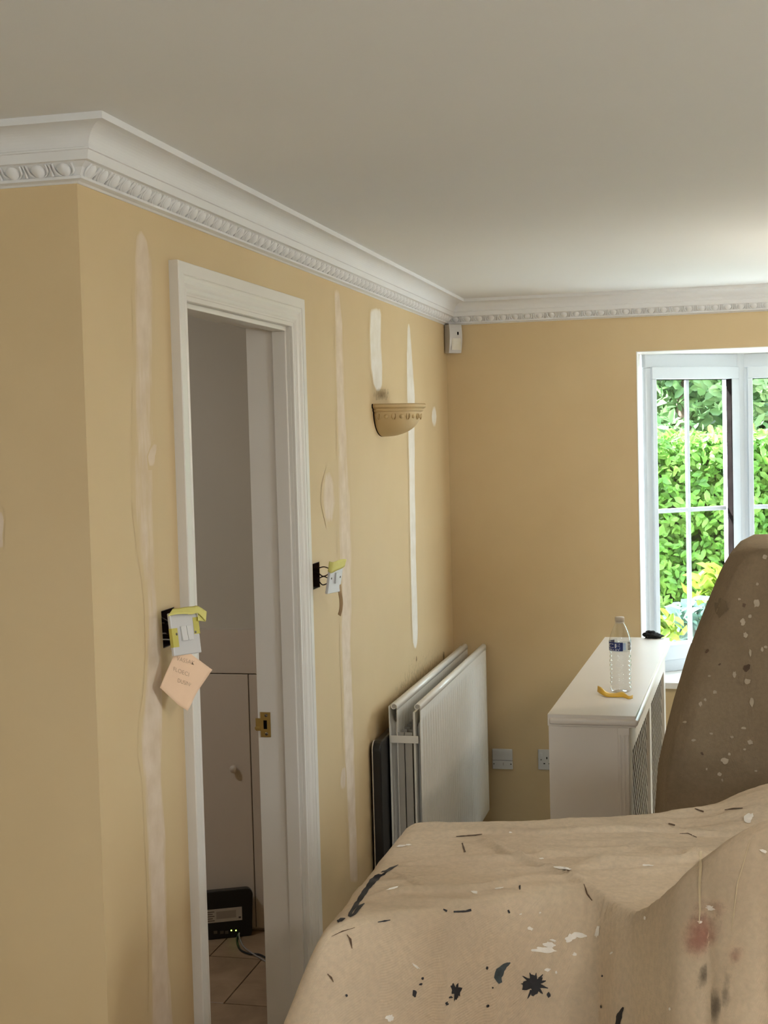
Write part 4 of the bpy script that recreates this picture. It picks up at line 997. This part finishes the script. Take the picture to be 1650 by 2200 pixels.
# long black brush stroke and its neighbours
streak('black_paint_stroke', [(856, 1859, .5), (838, 1868, 3), (815, 1882, 5), (800, 1895, 6), (786, 1914, 5), (770, 1938, 4.5), (756, 1958, 4), (749, 1970, 2)], M_pblack, ds)
streak('black_paint_stroke', [(783, 1942, 1), (772, 1950, 3.5), (762, 1964, 3), (752, 1971, 1)], M_pblack, ds)
streak('black_paint_stroke', [(742, 1974, .7), (733, 1977, 3.5), (725, 1981, 3)], M_pblack, ds)
for a in ([(838, 1977, 1), (826, 1979, 1.6), (811, 1981.5, .8)], [(952, 1954, 1.5), (960, 1958, 2.4)], [(974, 1959, 2.0), (1000, 1958, 1.7), (1012, 1955, 2.6)], [(1091, 1955, 1.5), (1094, 1962, 1.8)]):
    streak('black_paint_mark', a, M_pblack, ds)
for a in ([(745, 2008, .6), (752, 2018, 2.2), (756, 2038, .6)], [(703, 2092, .8), (711, 2100, 1.8), (716, 2110, .6)], [(980, 1798, .8), (1022, 1795, 1.4), (1036, 1793, .5)], [(993, 1812, 1.4), (999, 1832, 2.2)], [(1255, 1900, .7), (1262, 1921, 1.4), (1273, 1935, 1.0)],
          [(1460, 1792, .5), (1478, 1791, 1.3), (1497, 1800, .7)], [(1493, 1738, .8), (1512, 1745, 1.6)], [(1557, 1741, .6), (1575, 1738, 1.4), (1596, 1737, .8)], [(1436, 1770, 1.2), (1450, 1774, 1.5)], [(712, 2012, .4), (735, 2001, 1), (762, 1993, .5)]):
    streak('brown_drip', a, M_pbrown, ds)
for cx, cy, rx, ry, rag in ((1148, 2114, 21, 22, .5), (979, 2128, 9, 17, .6), (890, 2135, 5, 7, .3), (907, 2102, 3.2, 2.6, .4), (903, 2114, 4, 2.2, .5), (960, 2156, 3.5, 4, .5), (968, 2142, 4, 3, .5), (1046, 2080, 3.2, 3.6, .4), (1047, 2161, 3, 4, .4), (1179, 2138, 4.5, 6, .4), (1117, 1907, 2, 5, .3), (1292, 2163, 2, 3.5, .3), (1295, 2097, 2, 2.4, .3), (1058, 2122, 2, 2, .3), (744, 2139, 2.6, 3, .4)):
    blob('black_paint_splat', cx, cy, rx, ry, M_pblack, rag, 0, 30 if rx > 8 else 12, ds)
for k in range(11):
    a = k/11*2*math.pi+.3; L = rnd.uniform(20, 36); streak('black_paint_spike', [(1148+15*math.cos(a), 2114+15*math.sin(a), 3.4), (1148+L*math.cos(a), 2114+L*math.sin(a), .7)], M_pblack, ds)
streak('slate_paint_smear', [(1096, 2068, 1), (1085, 2074, 5), (1074, 2086, 8), (1069, 2100, 8), (1075, 2112, 4)], M_pblue, ds)
streak('slate_paint_smear', [(1340, 2164, 1.5), (1332, 2180, 5), (1328, 2200, 6), (1330, 2215, 5)], M_pblack, ds)
streak('slate_paint_smear', [(1532, 2128, 3), (1533, 2160, 7), (1530, 2195, 8), (1526, 2215, 6)], M_smudge, ds) if False else None
for cx, cy, rx, ry, rot in ((1170, 2041, 26, 6, .08), (1181, 2030, 13, 7, .2), (1188, 2020, 7, 2.5, .3), (1226, 2014, 13, 8, -.5), (1246, 2009, 15, 6, .15), (1235, 2050, 5, 3.4, 0), (1284, 2002, 4, 11, .2), (1177, 2083, 6, 4, 0), (1195, 2089, 2.5, 3, 0), (1139, 1995, 7, 3.5, .4), (1386, 1972, 2.8, 4, 0), (837, 2188, 8, 8, 0), (1118, 1964, 2.5, 2, 0), (1160, 1961, 2.2, 2, 0), (1211, 1866, 17, 3, .12), (1163, 1845, 5, 1.6, 0), (1097, 1789, 3.4, 1.8, 0), (1073, 1909, 10, 1.6, -.15), (1390, 1860, 12, 2, 0), (1609, 1758, 11, 8, -.6), (1640, 1828, 9, 3, .3), (862, 1818, 12, 1.8, -.1), (877, 1816, 6, 1.6, -.05), (843, 1909, 14, 1.6, -.25), (1019, 1918, 7, 2.6, .1), (893, 2076, 9, 2.2, .7), (1440, 2168, 2.2, 3, 0), (1314, 2048, 4, 2, -.6), (1528, 1951, 9, 5, .1), (1505, 1981, 5, 3, 0)):
    blob('white_paint_splash', cx, cy, rx, ry, M_pwhite, .45, rot, 18, ds)
streak('sewn_seam', [(1505, 1829, 2.6), (1507, 1860, 3), (1504, 1900, 2.6), (1505, 1955, 2), (1503, 1985, 1)], M_seam, ds, jit=.05)
streak('sewn_seam', [(1612, 1805, 1), (1600, 1850, 1.2), (1585, 1900, 1.4), (1578, 1960, 1.2), (1572, 2000, .8)], M_seam, ds, jit=.05)
def stain(name, rows, mat, op=1.0):
    return patch(name, rows, mat, ds, lambda px, py: lay(px, py, .0010), (0, 0, 0), [(0, op), (3000, op)], 12, 5, True)
stain('pink_stain', [(1950, 1490, 1530), (1980, 1478, 1545), (2010, 1472, 1540), (2040, 1470, 1525), (2070, 1474, 1510)], M_pink)
stain('pink_stain', [(1925, 1500, 1560), (1945, 1495, 1570), (1975, 1500, 1560)], M_pink, .5)
stain('pink_stain', [(2030, 1575, 1600), (2055, 1568, 1595), (2075, 1570, 1585)], M_pink, .7)
stain('dark_smudge', [(2060, 1510, 1528), (2100, 1500, 1522), (2130, 1495, 1510)], M_smudge, .8)
stain('dark_smudge', [(2110, 1530, 1542), (2150, 1526, 1548), (2195, 1520, 1546), (2210, 1520, 1540)], M_smudge, 1.0)
stain('dark_smudge', [(2070, 1555, 1575), (2130, 1550, 1568), (2190, 1556, 1570)], M_smudge, .6)

# more splashes on the part of the sheet right of the view
for k in range(34):
    cx, cy = rnd.uniform(1680, 2150), rnd.uniform(1800, 2350); blob('white_paint_splash' if k % 3 else 'black_paint_splat', cx, cy, rnd.uniform(2.5, 11), rnd.uniform(2, 6), M_pwhite if k % 3 else M_pblack, .45, rnd.uniform(-1, 1), 14, ds)

# ---------------------------------------------------------------- tall covered furniture
TY = 3.78
edge = [(1173, 1604), (1177, 1590), (1190, 1570), (1215, 1554), (1240, 1542), (1300, 1517), (1400, 1478), (1500, 1448), (1590, 1425), (1640, 1414), (1740, 1407), (1900, 1398), (2100, 1390), (2500, 1378)]
prof = [ony(px, py, TY) for py, px in edge]; prof = [p for p in prof if p.z > .01]
tabx = sorted([(p.z, p.x) for p in prof]); ztop = tabx[-1][0]
def tall_ring(z, n):
    xl = lerpt(tabx, z); xr = 2.25+.10*(1-z/ztop); yf = TY-.10-.10*(1-z/ztop); yb = TY+.42
    cor = [(xl+.03, yb), (xl+.004, TY+.10), (xl, TY), (xl+.028, yf+.02), (xl+.06, yf), (xr-.05, yf), (xr, yf+.06), (xr, yb-.05), (xr-.06, yb)]
    per = []; L = [math.dist(cor[i], cor[(i+1) % len(cor)]) for i in range(len(cor))]; T = sum(L)
    seg = [6, 5, 6, 4, 60, 5, 14, 5, 30]
    for i, s in enumerate(seg):
        a, b = cor[i], cor[(i+1) % len(cor)]
        for k in range(s): per.append((a[0]+(b[0]-a[0])*k/s, a[1]+(b[1]-a[1])*k/s))
    return per
bm = bmesh.new(); rings = []; NZ = 70
for i in range(NZ+1):
    z = .004+(ztop-.004)*i/NZ; ring = []
    for k, (x, y) in enumerate(tall_ring(z, 0)):
        d = .020*mnoise.noise(Vector((x*5+z*1.8, y*5, z*1.2)))+.008*mnoise.noise(Vector((x*16+z*5, y*9, z*4)))
        fr_ = S((x-.98-.15*(1-z))/.08) if y < TY else 0
        ring.append(bm.verts.new((x, y+d*fr_+ (.012*math.sin(x*26-z*9)*fr_*(1-.6*z/ztop)), z)))
    rings.append(ring)
for q, w in zip(rings, rings[1:]):
    n = len(q)
    for k in range(n): bm.faces.new((q[k], q[(k+1) % n], w[(k+1) % n], w[k]))
# rounded top
top_ = rings[-1]; cxm = sum(v.co.x for v in top_)/len(top_); cym = sum(v.co.y for v in top_)/len(top_); prev = top_
for s, dz in ((.985, .002), (.95, .003), (.85, .003), (.6, .003)):
    ring = [bm.verts.new((cxm+(v.co.x-cxm)*s, cym+(v.co.y-cym)*s, v.co.z+dz*S((v.co.x-1.12)/.3))) for v in top_]
    for k in range(len(ring)): bm.faces.new((prev[k], prev[(k+1) % len(ring)], ring[(k+1) % len(ring)], ring[k]))
    prev = ring
bm.faces.new(prev[::-1])
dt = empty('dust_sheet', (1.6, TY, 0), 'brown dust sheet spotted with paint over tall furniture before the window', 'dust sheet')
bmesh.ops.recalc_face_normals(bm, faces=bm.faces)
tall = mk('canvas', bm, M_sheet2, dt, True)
from mathutils.bvhtree import BVHTree
bvt = BVHTree.FromPolygons([v.co.copy() for v in tall.data.vertices], [tuple(p.vertices) for p in tall.data.polygons])
def lay2(px, py):
    r = ray(px, py); h = bvt.ray_cast(EYE, r)
    if h[0] is None: return EYE+r*3.9
    n = h[1] if h[1].dot(r) < 0 else -h[1]; return h[0]+n*.0012
for cx, cy, rx, ry in ((1625, 1296, 7, 8), (1611, 1324, 4, 4), (1596, 1336, 6.5, 6.5), (1602, 1364, 4.5, 5.5), (1505, 1512, 4, 5.5), (1515, 1503, 2.6, 3), (1616, 1509, 4.5, 9), (1612, 1595, 6, 5), (1557, 1635, 9, 7), (1546, 1663, 4.5, 4), (1567, 1620, 2.6, 3), (1578, 1449, 4, 7), (1606, 1464, 7, 6), (1536, 1487, 4, 4), (1637, 1395, 3, 5), (1645, 1390, 4, 3), (1588, 1287, 3, 2.4), (1600, 1610, 3, 2), (1627, 1255, 3, 4), (1472, 1551, 5, 2.2), (1490, 1590, 5, 2.4), (1528, 1576, 4, 2.2), (1573, 1583, 4, 2.4), (1598, 1564, 5, 2.2), (1612, 1402, 2.6, 8), (1524, 1452, 3, 2), (1552, 1676, 2, 3), (1518, 1652, 2, 3), (1624, 1656, 3, 2.2), (1643, 1196, 5, 5)):
    blob('faded_paint_spot', cx, cy, rx, ry, M_pgrey, .35, 0, 12, dt, lay2)
for k in range(40): blob('faded_paint_spot', rnd.uniform(1665, 2350), rnd.uniform(1210, 1640), rnd.uniform(2, 8), rnd.uniform(2, 7), M_pgrey, .35, 0, 12, dt, lay2)
for cx, cy, rx, ry in ((1519, 1399, 5, 3.5), (1604, 1435, 8, 6), (1546, 1427, 3, 2), (1508, 1619, 2, 4), (1598, 1300, 5, 4)):
    blob('dark_spot', cx, cy, rx, ry, M_pbrown, .4, -.7, 12, dt, lay2)
blob('damp_mark', 1550, 1305, 14, 20, vary('damp_canvas', srgb(112, 94, 68), .9, .1, 30), .3, .2, 20, dt, lay2)

# ---------------------------------------------------------------- pendant lamp just right of the view
e = empty('pendant_lamp', (1.76, 4.4, CEIL), 'bare warm bulb hanging from a white ceiling rose', 'lamp')
bm = bmesh.new(); lathe(bm, [(.045, CEIL), (.042, CEIL-.012), (.018, CEIL-.022), (.006, CEIL-.026)], 24, center=(1.76, 4.4, 0)); mk('ceiling_rose', bm, M_plate, e, True)
bm = bmesh.new(); tube(bm, [(1.76, 4.4, CEIL-.024), (1.76, 4.4, CEIL-.36)], .003, 8); mk('flex', bm, M_plate, e, True)
bm = bmesh.new(); lathe(bm, [(.004, CEIL-0.355), (.017, CEIL-0.360), (.017, CEIL-0.405), (.013, CEIL-0.407)], 20, center=(1.76, 4.4, 0)); mk('lamp_holder', bm, M_plate, e, True)
bm = bmesh.new(); lathe(bm, [(.012, CEIL-0.405), (.014, CEIL-0.415), (.026, CEIL-0.442), (.029, CEIL-0.462), (.024, CEIL-0.484), (.012, CEIL-0.496), (.0002, CEIL-0.499)], 24, center=(1.76, 4.4, 0)); mk('bulb', bm, M_bulb, e, True)

# unseen fill lights shaped as ceiling domes, added to brighten room and hall
def dome(x, y, label, mat):
    e = empty('added_fill_light', (x, y, CEIL), label, 'added fill light')
    bm = bmesh.new(); lathe(bm, [(.150, CEIL), (.150, CEIL-.018), (.140, CEIL-.022)], 32, center=(x, y, 0)); mk('base_ring', bm, M_plate, e, True)
    bm = bmesh.new(); lathe(bm, [(.138*math.cos(a), CEIL-.020-.07*math.sin(a)) for a in [math.pi/2*k/8 for k in range(8)]]+[(.0005, CEIL-.09)], 32, center=(x, y, 0)); mk('diffuser', bm, mat, e, True)
dome(1.9, 1.1, 'unseen round fill light added over the near half of the room', emis('lit_diffuser', (1, .93, .84, 1), 85.0))
dome(-1.3, 3.3, 'unseen round fill light added over the hall', emis('dim_diffuser', (.94, .97, 1, 1), 42.0))
